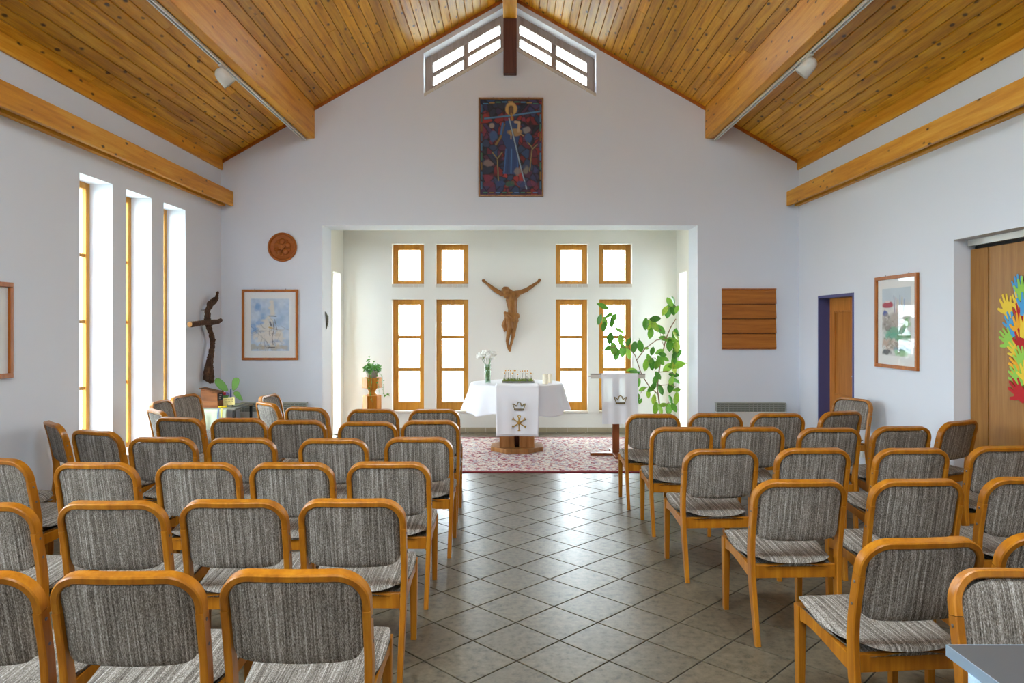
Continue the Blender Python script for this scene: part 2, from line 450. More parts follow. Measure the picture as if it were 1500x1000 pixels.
# ceiling: two slopes with separate planks
RW = (.6, 2.3, 1.0, 2.3)        # unseen roof windows added for daylight: Y range, distance range from the ridge line
def slope_pt(s, u, y, lift):      # u = distance from the eaves up the slope, lift = downwards from the underside
    c = 1/math.sqrt(1+SL*SL); sn = SL*c
    return Vector((s*(HW-u*c)-s*sn*lift*1.0, y, ZE+u*sn-c*lift))
LEN = HW*math.sqrt(1+SL*SL)
NP = 40; PW = LEN/NP
pm = MB()
T0 = .016
prof = [(-.5+.06, 0), (.5-.06, 0), (.5, .5), (.5, 1), (-.5, 1), (-.5, .5)]
pm._add([(x*PW*.978, y, z*T0) for y in (-.5, .5) for x, z in prof], [tuple(range(6))[::-1], tuple(range(6, 12))]+[(i, (i+1) % 6, 6+(i+1) % 6, 6+i) for i in range(6)])
plank_me = pm.mesh('plank', 'plank_pine')
for s, side in ((-1, 'left'), (1, 'right')):
    def strip(mb, xa, xb, ya, yb): return mb.prism([(s*xb, ZR-SL*xb+.03), (s*xa, ZR-SL*xa+.03), (s*xa, ZR-SL*xa+.25), (s*xb, ZR-SL*xb+.25)], 'Y', ya, yb)
    mb = MB(); strip(mb, 0, HW+WT, YB-.3, RW[0]); strip(mb, 0, HW+WT, RW[1], DJ); strip(mb, 0, RW[2], RW[0], RW[1]); strip(mb, RW[3], HW+WT, RW[0], RW[1])
    sl = mb.build('ceiling', 'dark_gap')
    sl.name = 'ceiling_'+side
    struct(sl, 'sloping ceiling of knotty pine planks, %s side' % side)
    ang = math.atan(SL)
    for i in range(NP):
        cuts = [YB]; y = YB+rnd.uniform(1.0, 4.2)
        while y < D0-.9: cuts.append(y); y += rnd.uniform(3.2, 4.6)
        cuts.append(D0)
        segs = list(zip(cuts, cuts[1:]))
        xc = HW-(i+.5)*PW*HW/LEN
        if RW[2]-.04 < xc < RW[3]+.04:
            segs = [q for a, b in segs for q in ((a, min(b, RW[0])), (max(a, RW[1]), b)) if q[1]-q[0] > .05]
        for a, b in segs:
            o = obj('plank', plank_me, sl)
            p = slope_pt(s, (i+.5)*PW, (a+b)/2, 0)
            # local z points up through the boards
            o.location = p+Vector((0, 0, .012)); o.rotation_euler = (0, s*ang, 0); o.scale = (1, (b-a)-.003, 1)
    # board along the eaves, rake trim against the gable
    ev = MB().box(s*HW, s*(HW-.022), YB, D0, ZE-.107, ZE+.05).build('trim_1' if s < 0 else 'trim_2', 'beam_pine'); struct(ev, 'pine board along the foot of the ceiling, %s side' % side)
    rk = MB().prism([(s*HW, ZE-.03), (0, ZR-.03), (0, ZR+.03), (s*HW, ZE+.03)], 'Y', D0-.018, D0).build('trim_3' if s < 0 else 'trim_4', 'frame_wood'); struct(rk, 'thin dark strip where the ceiling meets the gable wall, %s side' % side)
    # glued purlin
    x0, x1 = 2.553, 2.553+.147
    zt0, zt1 = ZR-SL*x0+.02, ZR-SL*x1+.02
    pb = EYE+(VY-203)*D0/F
    pur = MB().prism([(s*x0, pb), (s*x1, pb), (s*x1, zt1), (s*x0, zt0)], 'Y', YB, D0).build('roof_purlin', 'beam_pine', bevel=.006)
    tag(pur, 'long pine roof beam under the %s ceiling slope' % side, 'beam')
    # white track under it, with one spotlight
    tr = empty('light_track', (s*(x1-.022), 0, pb), label='white lighting track along the roof beam, %s side' % side, cat='light track')
    tb = MB(); tb.box(-.021, -.010, YB+.3, D0-.02, -.03, 0); tb.box(.010, .021, YB+.3, D0-.02, -.03, 0); tb.box(-.021, .021, YB+.3, D0-.02, -.008, 0); tb.build('rail', 'track_white', tr)
    MB().box(-.010, .010, YB+.3, D0-.03, -.014, -.009).build('slot', 'track_slot', tr)
    MB().box(-.023, .023, D0-.022, D0-.012, -.033, 0).build('end_cap', 'track_white', tr)
    # wall beam lower down
    bx = D0*(VX-342)/F
    wbm = empty('wall_beam', (s*bx, 0, 3.135), label='pine beam running along the %s wall above head height' % side, cat='beam')
    MB().box(0, s*.045, YB, D0-.003, 0, .187).build('front_board', 'beam_pine', wbm, bevel=.004)
    MB().box(s*.045, s*(HW-bx), YB, D0-.003, .06, .187).build('core', 'dark_gap', wbm)
    MB().box(s*.105, s*(HW-bx-.002), YB, D0-.003, -.004, .06).build('lower_rail', 'beam_pine', wbm)
# ridge beam and the post at the gable
rz0 = EYE+(VY-32)*D0/F
rb = MB().box(-.088, .088, YB, D0-.1, rz0, ZR-.02).build('ridge_beam', 'beam_pine', bevel=.005); tag(rb, 'pine ridge beam at the peak of the ceiling', 'beam')
pz0 = EYE+(VY-111)*D0/F
kp = MB().box(-.084, .087, D0-.1, D0-.003, pz0, ZR-.02).build('ridge_post', 'post_brown', bevel=.004); tag(kp, 'dark brown post hanging between the two gable windows', 'post')

# spotlights
def spotlight(px, py, s):
    X = 2.553+.147-.022
    p = on_side(px, py, s*X); z = EYE+(VY-203)*D0/F
    root = empty('spotlight', (s*X, p.y, z-.03), label='white bullet-shaped spotlight hanging from the %s track' % ('left' if s < 0 else 'right'), cat='spotlight')
    MB().box(-.018, .018, -.05, .05, -.018, 0).build('adapter', 'lamp_white', root, bevel=.003)
    d = Vector((-s*.50, .30, -.62)).normalized()
    c0 = Vector((0, 0, -.085))
    MB().tube([(0, 0, -.018), (0, 0, -.06)], .012, 10).build('stem', 'lamp_white', root, smooth=False)
    rot = d.to_track_quat('Z', 'Y').to_matrix().to_4x4(); mt = Matrix.Translation(c0-d*.05) @ rot
    pr = [(.006, -.015), (.030, -.008), (.050, .010), (.060, .035), (.063, .06), (.064, .155), (.058, .155), (.056, .07)]
    MB().lathe(pr, 24, mat=mt).build('housing', 'lamp_white', root, smooth=True)
    MB().lathe([(.001, .10), (.055, .102)], 24, mat=mt, cap=False).build('lens', 'lamp_glass', root)
spotlight(325, 88, -1)
spotlight(1186, 80, 1)

# ------------------------------------------------------------------ windows
wn = [0]
def window(label, fn, u0, u1, v0, v1, rows, bar=.055, bottom=None, divider=.03, frame_d=.06, mat='window_pine', cols=1):
    """fn(u, v, d) -> world point; u across, v up, d outwards from the frame's inner face"""
    wn[0] += 1
    root = empty('window_%d' % wn[0], fn((u0+u1)/2, v0, 0), kind='structure'); root['label'] = label
    inv = Matrix.Translation(-root.location)
    bottom = bottom or bar
    def slab(a0, a1, b0, b1, d0, d1):
        mb = MB(); vs = [fn(u, v, d) for u in (a0, a1) for d in (d0, d1) for v in (b0, b1)]
        mb._add([inv @ p for p in vs], [(0, 1, 3, 2), (4, 6, 7, 5), (0, 4, 5, 1), (2, 3, 7, 6), (0, 2, 6, 4), (1, 5, 7, 3)]); return mb
    fr = MB()
    for q in ((u0, u0+bar, v0, v1), (u1-bar, u1, v0, v1), (u0+bar, u1-bar, v0, v0+bottom), (u0+bar, u1-bar, v1-bar, v1)):
        s_ = slab(*q, 0, frame_d); fr._add(s_.v, s_.f)
    fr.build('frame', mat, root, bevel=.004)
    ph = (v1-bar-v0-bottom)/rows
    for k in range(1, rows):
        zc = v0+bottom+k*ph; slab(u0+bar, u1-bar, zc-divider/2, zc+divider/2, .012, frame_d-.01).build('glazing_bar', mat, root)
    for k in range(rows):
        a = v0+bottom+k*ph+(divider/2 if k else 0); b = v0+bottom+(k+1)*ph-(divider/2 if k < rows-1 else 0)
        slab(u0+bar, u1-bar, a, b, .03, .034).build('pane', 'window_glass', root)
    return root
def sill(root, x0, x1, y0, y1, z0, z1, mat='sill_stone'):
    l = root.location
    MB().box(x0-l.x, x1-l.x, y0-l.y, y1-l.y, z0-l.z, z1-l.z).build('sill', mat, root, bevel=.003)
order = ['nearest the viewer', 'in the middle', 'nearest the gable wall']
for grp, lst in ((0, LW), (1, LW2)):
    for k, (a, b) in enumerate(lst):
        fn = lambda u, v, d: Vector((-HW-.215-d, u, v))
        w = window(('tall slit window in the left wall, '+order[k]) if grp == 0 else 'tall slit window added out of view, further back in the left wall', fn, a, b, LZ0+.02, LZ1, 4, bar=.06, frame_d=.042)
        sill(w, -HW-.215, -HW+.02, a, b, LZ0-.0, LZ0+.02)
        portal((-HW-.3, (a+b)/2, (LZ0+LZ1)/2), (0, -PI/2, 0), LZ1-LZ0, b-a)
nm4 = ['outer left', 'inner left', 'inner right', 'outer right']
for k, (a, b) in enumerate(NW):
    for j, (z0, z1) in enumerate(NZ):
        fn = lambda u, v, d: Vector((u, DB+.12+d, v))
        w = window(('%s tall window of the altar niche' if j == 0 else '%s small upper window of the altar niche') % nm4[k], fn, a, b, z0, z1, 3 if j == 0 else 1, bar=.078, bottom=.125 if j == 0 else .055, divider=.05)
        if j == 0: sill(w, a-.0, b+.0, DB-.02, DB+.12, z0-.03, z0+.002)
        else:
            n = 6
            for i in range(n):
                l = w.location; xa = a+(b-a)*i/n; xb = a+(b-a)*(i+1)/n
                MB().box(xa-l.x+.003, xb-l.x-.003, DB-.02-l.y, DB+.12-l.y, z0-.045-l.z, z0+.002-l.z).build('sill_tile', 'sill_stone', w)
        portal(((a+b)/2, DB+.3, (z0+z1)/2), (-PI/2, 0, 0), b-a, z1-z0)
for s in (-1, 1):
    fn = lambda u, v, d: Vector((s*(AX+.2+d), u, v))
    w = window('floor-length side window of the altar niche, %s side' % ('left' if s < 0 else 'right'), fn, SY0, SY1, 0, SZ, 3, bar=.06)
    portal((s*(AX+.3), (SY0+SY1)/2, SZ/2), (0, s*PI/2, 0), SZ, SY1-SY0)
for s in (-1, 1):      # roof window added in each slope above the field of view, for brightness
    def fn(u, v, d): return Vector((s*v, u, ZR-SL*v+.05+d))
    window('added unseen roof window in the %s ceiling slope' % ('left' if s < 0 else 'right'), fn, RW[0], RW[1], RW[2], RW[3], 1, bar=.05, frame_d=.05)
    portal((s*(RW[2]+RW[3])/2, (RW[0]+RW[1])/2, ZR-SL*(RW[2]+RW[3])/2+.22), (0, s*math.atan(SL), 0), (RW[3]-RW[2])*1.15, RW[1]-RW[0])
wn[0] += 1
root = empty('window_%d' % wn[0], (0, YB-.15, 4.2), kind='structure'); root['label'] = 'glazed gable added unseen behind the viewer to let in daylight'
for x0, x1 in ((-1.3, 0), (0, 1.3)):
    q = [(x0, 0), (x1, 0), (x1, ZR-abs(x1)*SL-.12-4.2), (x0, ZR-abs(x0)*SL-.12-4.2)]
    cx, cz = sum(p[0] for p in q)/4, sum(p[1] for p in q)/4
    h = [(cx+(p[0]-cx)*.93, cz+(p[1]-cz)*.90) for p in q]
    MB().prism(q, 'Y', -.03, .03, [h]).build('frame', 'frame_wood', root); MB().prism(h, 'Y', -.003, .003).build('pane', 'window_glass', root)
portal((0, YB-.25, 5.0), (PI/2, 0, 0), 2.6, 1.7)
# gable windows: parallelograms of two by two panes
GY = D0+.2
for s in (-1, 1):
    wn[0] += 1
    root = empty('window_%d' % wn[0], (s*gx/2, GY, gz0+.5), kind='structure'); root['label'] = 'sloping gable window %s of the ridge post' % ('left' if s < 0 else 'right')
    L = root.location
    def P(u, v):       # u 0..1 from the outer end to the post, v 0..1 from bottom to top
        X = gx-u*(gx-.02); return (s*X-L.x, (gz0+(gx-X)*SL)+v*(gz1-gz0)-L.z)
    def par(u0, u1, v0, v1, d0, d1, name, mat):
        q = [P(u0, v0), P(u1, v0), P(u1, v1), P(u0, v1)]
        return MB().prism(q if s < 0 else q[::-1], 'Y', d0, d1).build(name, mat, root)
    fu, fv = .09, .23
    q = [P(0, 0), P(1, 0), P(1, 1), P(0, 1)]; h = [P(fu, fv), P(1-.10, fv), P(1-.10, 1-.20), P(fu, 1-.20)]
    MB().prism(q, 'Y', 0, .07, [h]).build('frame', 'glare_gable_wood', root)
    um = .49; vm = .515
    par(um-.03, um+.03, fv, 1-.20, .01, .06, 'mullion', 'glare_gable_wood')
    for a, b in ((fu, um-.03), (um+.03, .90)):
        par(a, b, vm-.055, vm+.055, .012, .055, 'glazing_bar', 'glare_gable_wood')
        par(a, b, fv, vm-.055, .03, .034, 'pane', 'window_glass'); par(a, b, vm+.055, 1-.20, .03, .034, 'pane', 'window_glass')
    for i in range(8):
        u0, u1 = i/8+.004, (i+1)/8-.004
        q = [P(u0, -.045), P(u1, -.045), P(u1, .03), P(u0, .03)]
        MB().prism(q, 'Y', -.212, -.003).build('sill_tile', 'sill_stone', root)
portal((0, GY+.2, 5.15), (-PI/2, 0, 0), 2.3, 1.4)
lw_ = MB().box(-40, 40, -40, 50, -.6, -.4).build('ground', 'lawn'); struct(lw_, 'pale ground outside the windows')

# ------------------------------------------------------------------ floor tiles (laid diagonally)
h = .2167; TX, TY = .031, 4.644
tm = MB(); a = .1495
tm._add([(-a, -a, -.006), (a, -a, -.006), (a, a, -.006), (-a, a, -.006), (-a, -a, -.001), (a, -a, -.001), (a, a, -.001), (-a, a, -.001),
         (-a+.002, -a+.002, 0), (a-.002, -a+.002, 0), (a-.002, a-.002, 0), (-a+.002, a-.002, 0)],
        [(0, 1, 5, 4), (1, 2, 6, 5), (2, 3, 7, 6), (3, 0, 4, 7), (4, 5, 9, 8), (5, 6, 10, 9), (6, 7, 11, 10), (7, 4, 8, 11), (8, 9, 10, 11)])
tile_me = tm.mesh('tile', 'floor_tile')
cells = []
for a_ in range(-20, 21):
    for b_ in range(-37, 29):
        if (a_+b_) % 2 == 0: continue
        x, y = TX+a_*h, TY+b_*h
        if abs(x) > HW+.1 or y < YB-.1 or y > DB+.1: continue
        if y > DJ+.05 and abs(x) > AX+.1: continue
        vis = 0
        if y > 1.9:
            px, py = VX+F*x/y, VY+F*EYE/y
            if -60 < px < 1560 and py < 1060: vis = 1
        # the open aisle shows largest, then the rest by distance
        if 7.3 < y < 9.6 and abs(x) < 1.6: pr = 60
        else: pr = (0 if vis else 100) + (0 if abs(x-.25) < 1.35 else 12) + y
        cells.append((pr, x, y))
cells.sort()
for pr, x, y in cells[:300]:
    o = obj('tile', tile_me, fl); o.location = (x, y, 0); o.rotation_euler = (0, 0, PI/4)
rest = MB(); ct = math.cos(PI/4)
for pr, x, y in cells[300:]:
    rest._add([(x+(p[0]-p[1])*ct, y+(p[0]+p[1])*ct, p[2]) for p in tm.v], tm.f)
o = rest.build('tile_field', 'floor_tile', fl); o['kind'] = 'stuff'

# ------------------------------------------------------------------ chairs
def arc(cx, cz, r, a0, a1, n):
    return [(cx+r*math.cos(math.radians(a0+(a1-a0)*i/n)), cz+r*math.sin(math.radians(a0+(a1-a0)*i/n))) for i in range(n+1)]
def back_y(z):      # side curve of the back frame
    pts = [(0, -.245), (.12, -.225), (.30, -.195), (.43, -.19), (.55, -.205), (.68, -.232), (.82, -.27)]
    for (z0, y0), (z1, y1) in zip(pts, pts[1:]):
        if z <= z1: return y0+(y1-y0)*(z-z0)/(z1-z0)
    return pts[-1][1]
def bow(x): return -.018*(1-(x/.21)**2)
CH = {}
def chair_meshes():
    HWB = .2205     # centre line of the frame
    top = .806; r = .090; zj = .69
    path = [(-HWB, zj), (-HWB, .705)]+arc(-HWB+r, top-r, r, 180, 90, 10)+[(-.06, top), (0, top), (.06, top)]+arc(HWB-r, top-r, r, 90, 0, 10)+[(HWB, .705), (HWB, zj)]
    CH['back_frame'] = MB().sweep([(x, back_y(z)+bow(x), z) for x, z in path], (0, 1, .2), .026, .044, .35).mesh('back_frame', 'chair_beech', 'auto')
    for s in (-1, 1):
        zs = [0, .06, .12, .2, .3, .38, .45, .52, .6, .688]
        xs = [s*(.206+.0145*min(1, z/.5)) for z in zs]
        CH['rear_leg', s] = MB().sweep([(x, back_y(z)+bow(x)*0, z) for x, z in zip(xs, zs)], (0, 1, 0), [.026]*len(zs), [.030, .034, .038, .044, .05, .05, .048, .046, .046, .046], .3).mesh('leg', 'chair_beech', 'auto')
        CH['front_leg', s] = MB().sweep([(s*.205, .222, 0), (s*.205, .222, .2), (s*.205, .222, .402)], (0, 1, 0), [.028, .034, .038], [.03, .036, .042], .2).mesh('leg', 'chair_beech', 'auto')
        ys = [.20, .15, .08, 0, -.08, -.15, -.19]
        zc = [.372, .374, .370, .360, .348, .340, .338]
        CH['side_rail', s] = MB().sweep([(s*.206, y, z) for y, z in zip(ys, zc)], (0, 0, 1), .022, [.06, .052, .05, .05, .054, .06, .062], .15).mesh('side_rail', 'chair_beech', 'auto')
        CH['bolt', s] = MB().lathe([(.006, 0), (.006, .002), (.003, .003)], 10, mat=Matrix.Rotation(s*PI/2, 4, 'Y')).mesh('bolt', 'steel_bolt')
    CH['rear_rail'] = MB().sweep([(-.2, -.19, .352), (.2, -.19, .352)], (0, 0, 1), .022, .066, .1).mesh('rail', 'chair_beech')
    CH['front_rail'] = MB().sweep([(-.19, .222, .368), (.19, .222, .368)], (0, 0, 1), .022, .05, .1).mesh('rail', 'chair_beech')
    # seat cushion
    def st(y):
        pts = [(-.215, .418), (-.1, .421), (.0, .428), (.1, .440), (.17, .447), (.22, .440), (.262, .418)]
        for (a0, z0), (a1, z1) in zip(pts, pts[1:]):
            if y <= a1: return z0+(z1-z0)*(y-a0)/(a1-a0)
        return pts[-1][1]
    def sq(u, v, k=5.0):       # square to rounded square
        x, y = 2*u-1, 2*v-1; m = max(abs(x), abs(y))
        if m < 1e-6: return 0, 0
        n = (abs(x)**k+abs(y)**k)**(1/k); return x*m/n, y*m/n
    def edge(t): return .5-.5*math.cos(PI*t)*(.62+.38*abs(math.cos(PI*t)))      # closer rows towards the rim
    def seat(side):
        def fn(u, v):
            x, y = sq(edge(u), edge(v), 6)
            yy = .022+y*.238; hw = .197+.030*min(1, max(0, (yy+.17)/.2))
            e = max(abs(x), abs(y)); th = (.026*max(0, 1-e**9)**.38+.003*(1-e*e)) if side > 0 else -.022*max(0, 1-e**16)**.3
            return (x*hw, yy, st(yy)-.024+th)
        return fn
    mb = MB().grid(seat(1), 17, 17).grid(seat(-1), 17, 17)
    CH['seat'] = mb.mesh('seat', 'fabric', True)
    def pad(side):
        def fn(u, v):
            u, v = edge(u), edge(v)
            x, z = sq(u, v, 4.2 if v > .5 else 6.0)
            zz = .655+z*.138
            if z < 0: zz -= .012*(1-(x)**2)*(-z)
            e = max(abs(x), abs(z)); th = .019*max(0, 1-e**9)**.42+.004*(1-e*e)
            X = x*.2085
            return (X, back_y(zz)+bow(X)+side*th+.002, zz)
        return fn
    mb = MB().grid(pad(1), 17, 15).grid(pad(-1), 17, 15)
    CH['backrest'] = mb.mesh('backrest', 'fabric', True)
chair_meshes()
def make_chair(x, y, rz, label, group):
    c = empty('padded_chair', (x, y, 0), rz, label, 'chair', group)
    for k in ('seat', 'backrest', 'back_frame'): obj(k, CH[k], c)
    for s in (-1, 1):
        obj('leg', CH['rear_leg', s], c); obj('leg', CH['front_leg', s], c); obj('side_rail', CH['side_rail', s], c)
        for z in (.575, .66):
            b = obj('bolt', CH['bolt', s], c); b.location = (s*(.2205+.0128), back_y(z), z)
    obj('rail', CH['rear_rail'], c); obj('rail', CH['front_rail'], c)
    return c
GL, GR = 'chairs left of the aisle', 'chairs right of the aisle'
W = 'grey striped chair'
chairs = [
 # (x of the back's middle, y of its top edge, turn in degrees, label, group)
 (-55, 836, 0, W+' cut by the left picture edge in the nearest left row', GL),
 (184, 836, 0, W+' in the nearest left row, second from the aisle', GL),
 (431, 833, 0, W+' at the aisle end of the nearest left row', GL),
 (-26, 735, -4, W+' cut by the left edge in the second left row', GL),
 (163, 733, 0, W+' in the second left row, third from the aisle', GL),
 (341, 731, 0, W+' in the second left row, second from the aisle', GL),
 (515, 730, 0, W+' at the aisle end of the second left row', GL),
 (-4, 670, -18, W+' turned slightly, cut by the left edge in the third left row', GL),
 (139, 677, -2, W+' in the third left row, fourth from the aisle', GL),
 (289, 677, 0, W+' in the third left row, third from the aisle', GL),
 (427, 677, 0, W+' in the third left row, second from the aisle', GL),
 (569, 676, 0, W+' at the aisle end of the third left row', GL),
 (79, 618, -44, W+' turned almost edge-on beside the left wall, casting a shadow on it', GL),
 (140, 630, -20, W+' in front of the nearest visible slit window, back turned to us', GL),
 (237, 640, -2, W+' in the fourth left row, fourth from the aisle', GL),
 (353, 641, 0, W+' in the fourth left row, third from the aisle', GL),
 (488, 642, 0, W+' in the fourth left row, second from the aisle', GL),
 (613, 640, 0, W+' at the aisle end of the fourth left row', GL),
 (349, 612, -2, W+' in the fifth left row, fourth from the aisle', GL),
 (435, 615, 0, W+' in the fifth left row, third from the aisle', GL),
 (538, 617, 0, W+' in the fifth left row, second from the aisle', GL),
 (630, 615, 0, W+' at the aisle end of the fifth left row', GL),
 (262, 611, -16, W+' turned to the right, with pale lit back, near the corner table', GL),
 (230, 600, -46, W+' with white-lit back, turned from the windows, lower of two', GL),
 (235, 586.5, -88, W+' facing sideways at the farthest slit window', GL),
 (271, 578, -104, W+' facing us sideways right in front of the corner table', GL),
 (391, 589, -46, W+' with white-lit back near the left radiator', GL),
 (394, 578, -97, W+' seen from its side beside the left radiator, farthest back', GL),
 (448, 596, -20, W+' in the front left row, turned slightly, third from the aisle', GL),
 (546, 599, 0, W+' in the front left row, second from the aisle', GL),
 (636, 599, 0, W+' at the aisle end of the front left row', GL),
 (1352, 787, 5, W+' at the aisle end of the nearest right row', GR),
 (1503, 836, 176, W+' behind the grey table corner at the right edge', GR),
 (1560, 780, 0, W+' just peeping in at the right edge above the grey table', GR),
 (1173, 702, 2, W+' at the aisle end of the second right row', GR),
 (1345, 701, 2, W+' in the second right row, second from the aisle', GR),
 (1508, 698, 3, W+' cut by the right edge in the second right row', GR),
 (1057, 657, 3, W+' at the aisle end of the third right row', GR),
 (1192, 656, 2, W+' in the third right row, second from the aisle', GR),
 (1337, 656, 2, W+' in the third right row, third from the aisle', GR),
 (1474, 653, 3, W+' in the third right row by the wood partition', GR),
 (999, 625, 0, W+' at the aisle end of the fourth right row', GR),
 (1104, 625, 0, W+' in the fourth right row, second from the aisle', GR),
 (1216, 626, 1, W+' in the fourth right row, third from the aisle', GR),
 (1322, 624, 6, W+' in the fourth right row, fourth from the aisle', GR),
 (1406, 616, 27, W+' turned towards the altar beside the wood partition', GR),
 (957, 606, 0, W+' at the aisle end of the front right row', GR),
 (1049, 605, 0, W+' in the front right row, second from the aisle', GR),
 (1140, 605, 1, W+' in the front right row, third from the aisle', GR),
 (1233, 602, 21, W+' turned inwards in the front right row before the door', GR),
 (1250, 583, 115, W+' facing into the room with pale lit front beside the door', GR),
]
for px, py, deg, lab, grp in chairs:
    Y = (EYE-.82)*F/(py-VY); X = (px-VX)*Y/F; r = math.radians(deg)
    off = Vector((math.sin(r)*.262, -math.cos(r)*.262))      # from the chair's middle to the top of its back
    make_chair(X-off.x, Y-off.y, r, lab, grp)
make_chair(-3.36, 4.68, math.radians(-84), W+' by the left wall of which only the seat shows', GL)

# ------------------------------------------------------------------ carpet
rug = empty('carpet', (.1, 8.815, 0), label='patterned red and cream oriental carpet under the altar', cat='carpet')
MB().box(-1.62, 1.62, -1.145, 1.145, .0005, .010).build('pile', 'carpet_field', rug)
eb = MB()
for q in ((-1.66, 1.66, -1.185, -1.145), (-1.66, 1.66, 1.145, 1.185), (-1.66, -1.62, -1.145, 1.145), (1.62, 1.66, -1.145, 1.145)): eb.box(*q, .0005, .011)
eb.build('border', 'carpet_edge', rug)
RZ = .011

# ------------------------------------------------------------------ altar
AC = Vector(((757-VX)*9.02/F, 9.02, RZ))
al = empty('altar_table', AC, label='wooden altar table with an octagonal foot and clustered posts', cat='altar')
octa = [(.352*math.cos(PI/8+k*PI/4), .352*math.sin(PI/8+k*PI/4)) for k in range(8)]
MB().prism(octa, 'Z', 0, .055).build('foot', 'altar_oak', al, bevel=.004)
for sx in (-1, 1):
    for sy in (-1, 1):
        MB().box(*sorted((sx*.03, sx*.215)), *sorted((sy*.03, sy*.215)), .055, .80).build('post', 'altar_oak', al, bevel=.004)
MB().box(-.05, .05, -.05, .05, .055, .80).build('core', 'lectern_wood', al)
octb = [(.595*math.cos(PI/8+k*PI/4), .595*math.sin(PI/8+k*PI/4)) for k in range(8)]
MB().prism(octb, 'Z', .80, .838).build('tabletop', 'altar_oak', al, bevel=.004)
AZ = RZ+.842
def octr(th, r):       # soft octagon radius
    k = math.cos(((th-PI/8) % (PI/4))-PI/8); return r*(.45+.55*math.cos(PI/8)/k)
fr_ = random.Random(3)
ph = [fr_.uniform(0, 6.28) for _ in range(4)]
def cloth(u, v):
    th = 2*PI*u
    if v < .35:
        r = octr(th, .600)*v/.35; z = 0
    else:
        t_ = (v-.35)/.65; fold = .7*math.cos(8*th+.3)+.45*math.cos(15*th+ph[1])+.3*math.cos(5*th+ph[2])
        front = math.exp(-(((th-1.5*PI)/.5)**2)); fold = fold*(1-front)-.6*front
        r = octr(th, .600)+.012*math.sin(min(1, t_*5)*PI/2)+t_**1.2*(.066+.046*fold)
        z = -.345*t_*(1+.05*math.cos(4*th+ph[3])+.03*math.cos(8*th+.3)) - .0
        if t_ < .06: z *= .6
    return (r*math.cos(th), r*math.sin(th), z)
tc = MB().grid(cloth, 160, 34, closed_u=True).build('altar_cloth', 'linen', smooth=True, loc=(AC.x, AC.y, AZ))
tc.modifiers.new('thickness', 'SOLIDIFY').thickness = .002
tag(tc, 'white linen cloth hanging in folds over the round altar table', 'tablecloth')
# runner over the front
rn = empty('altar_runner', (AC.x, AC.y, AZ), label='white altar runner with gold crown and cross hanging at the front', cat='altar cloth')
def runner(u, v):
    x = (u-.5)*.52
    if v < .3: return (x, -.20-(v/.3)*.425, .006)
    t_ = (v-.3)/.7
    y = -.625-.03*math.sin(min(1, t_*4)*PI/2)-.045*math.sin(min(1, t_*1.7)*PI/2)-.006*math.cos(u*17+1)*t_-.012*math.cos(u*6.5)*t_
    return (x*(1-.06*t_), y, .006-.578*t_)
rm = MB().grid(runner, 30, 30).build('cloth', 'linen', rn, smooth=True); rm.modifiers.new('thickness', 'SOLIDIFY').thickness = .002
def emblem(root, name, mat, strokes, cx, cz, y, sc, w=.007):
    mb = MB()
    for s_ in strokes: mb.tube([(cx+p[0]*sc, y, cz+p[1]*sc) for p in s_], w, 6)
    return mb.build(name, mat, root)
CROWN = [[(-1, .75), (-.72, -.1), (.72, -.1), (1, .75)], [(-.72, -.28), (.72, -.28)], [(-.72, -.28), (-.72, -.1)], [(.72, -.28), (.72, -.1)],
         [(-1, .75), (-.62, .55), (-.45, .35), (-.3, .55), (-.25, .85), (0, 1.0), (.25, .85), (.3, .55), (.45, .35), (.62, .55), (1, .75)]]
CHI = [[(0, -1), (-.05, .2), (0, .75)], [(-.18, -1), (.18, -1)], [(0, .2), (-.04, .75), (-.2, 1.0), (0, 1.12), (.2, 1.0), (.08, .6)],
       [(-.85, -.5), (0, .05), (.85, .62)], [(-.85, .62), (0, .05), (.85, -.5)], [(-.95, -.32), (-.78, -.62)], [(.95, -.32), (.78, -.62)], [(-.95, .48), (-.72, .75)], [(.95, .48), (.72, .75)]]
emblem(rn, 'crown_emblem', 'bronze_thread', CROWN, .02, -.245, -.708, .074, .006)
emblem(rn, 'cross_emblem', 'gold_thread', CHI, .02, -.418, -.712, .085, .0065)
MB().box(-.235, .235, -.715, -.711, -.545, -.541).build('hem', 'sill_stone', rn)
# vase with white flowers
VP = at(714.5, 560, 8.88); VP.z = AZ+.003
vs = MB().lathe([(.032, 0), (.037, .004), (.039, .12), (.040, .235), (.036, .235), (.035, .12), (.032, .012), (.002, .012)], 20, cap=False).build('flower_vase', 'vase_glass', smooth=True, loc=VP)
tag(vs, 'slim clear glass vase holding flowers on the altar', 'vase')
bq = empty('white_bouquet', VP+Vector((0, 0, .014)), label='bunch of white blossoms in the glass vase on the altar', cat='flowers')
for k in range(8):
    a = 2*PI*k/8+.4; rr = .025+.055*((k*5) % 8)/8
    top = Vector((math.cos(a)*rr*1.35, math.sin(a)*rr, .30+.075*((k*3) % 8)/8))
    MB().tube([(math.cos(a+2)*.018, math.sin(a+2)*.018, 0), (math.cos(a)*.02, math.sin(a)*.02, .2), top], .003, 5).build('stem', 'stem_green', bq)
    fb = MB()
    for i in range(9):
        b = 2*PI*i/9; fb.ball(top+Vector((math.cos(b)*.030, math.sin(b)*.030, .012*((i % 2)*2-1)+.008)), .026, 6, 4, (1, 1, .7))
    fb.ball(top+Vector((0, 0, .014)), .022, 6, 4); fb.build('bloom', 'petal_white', bq, smooth=True)
sb = MB()
for k in range(10):
    a = k*2.1; sb.tube([(math.cos(a)*.02, math.sin(a)*.02, .01), (math.cos(a+.8)*.024, math.sin(a+.8)*.024, .19)], .005, 5)
sb.build('foliage', 'stem_green', bq)
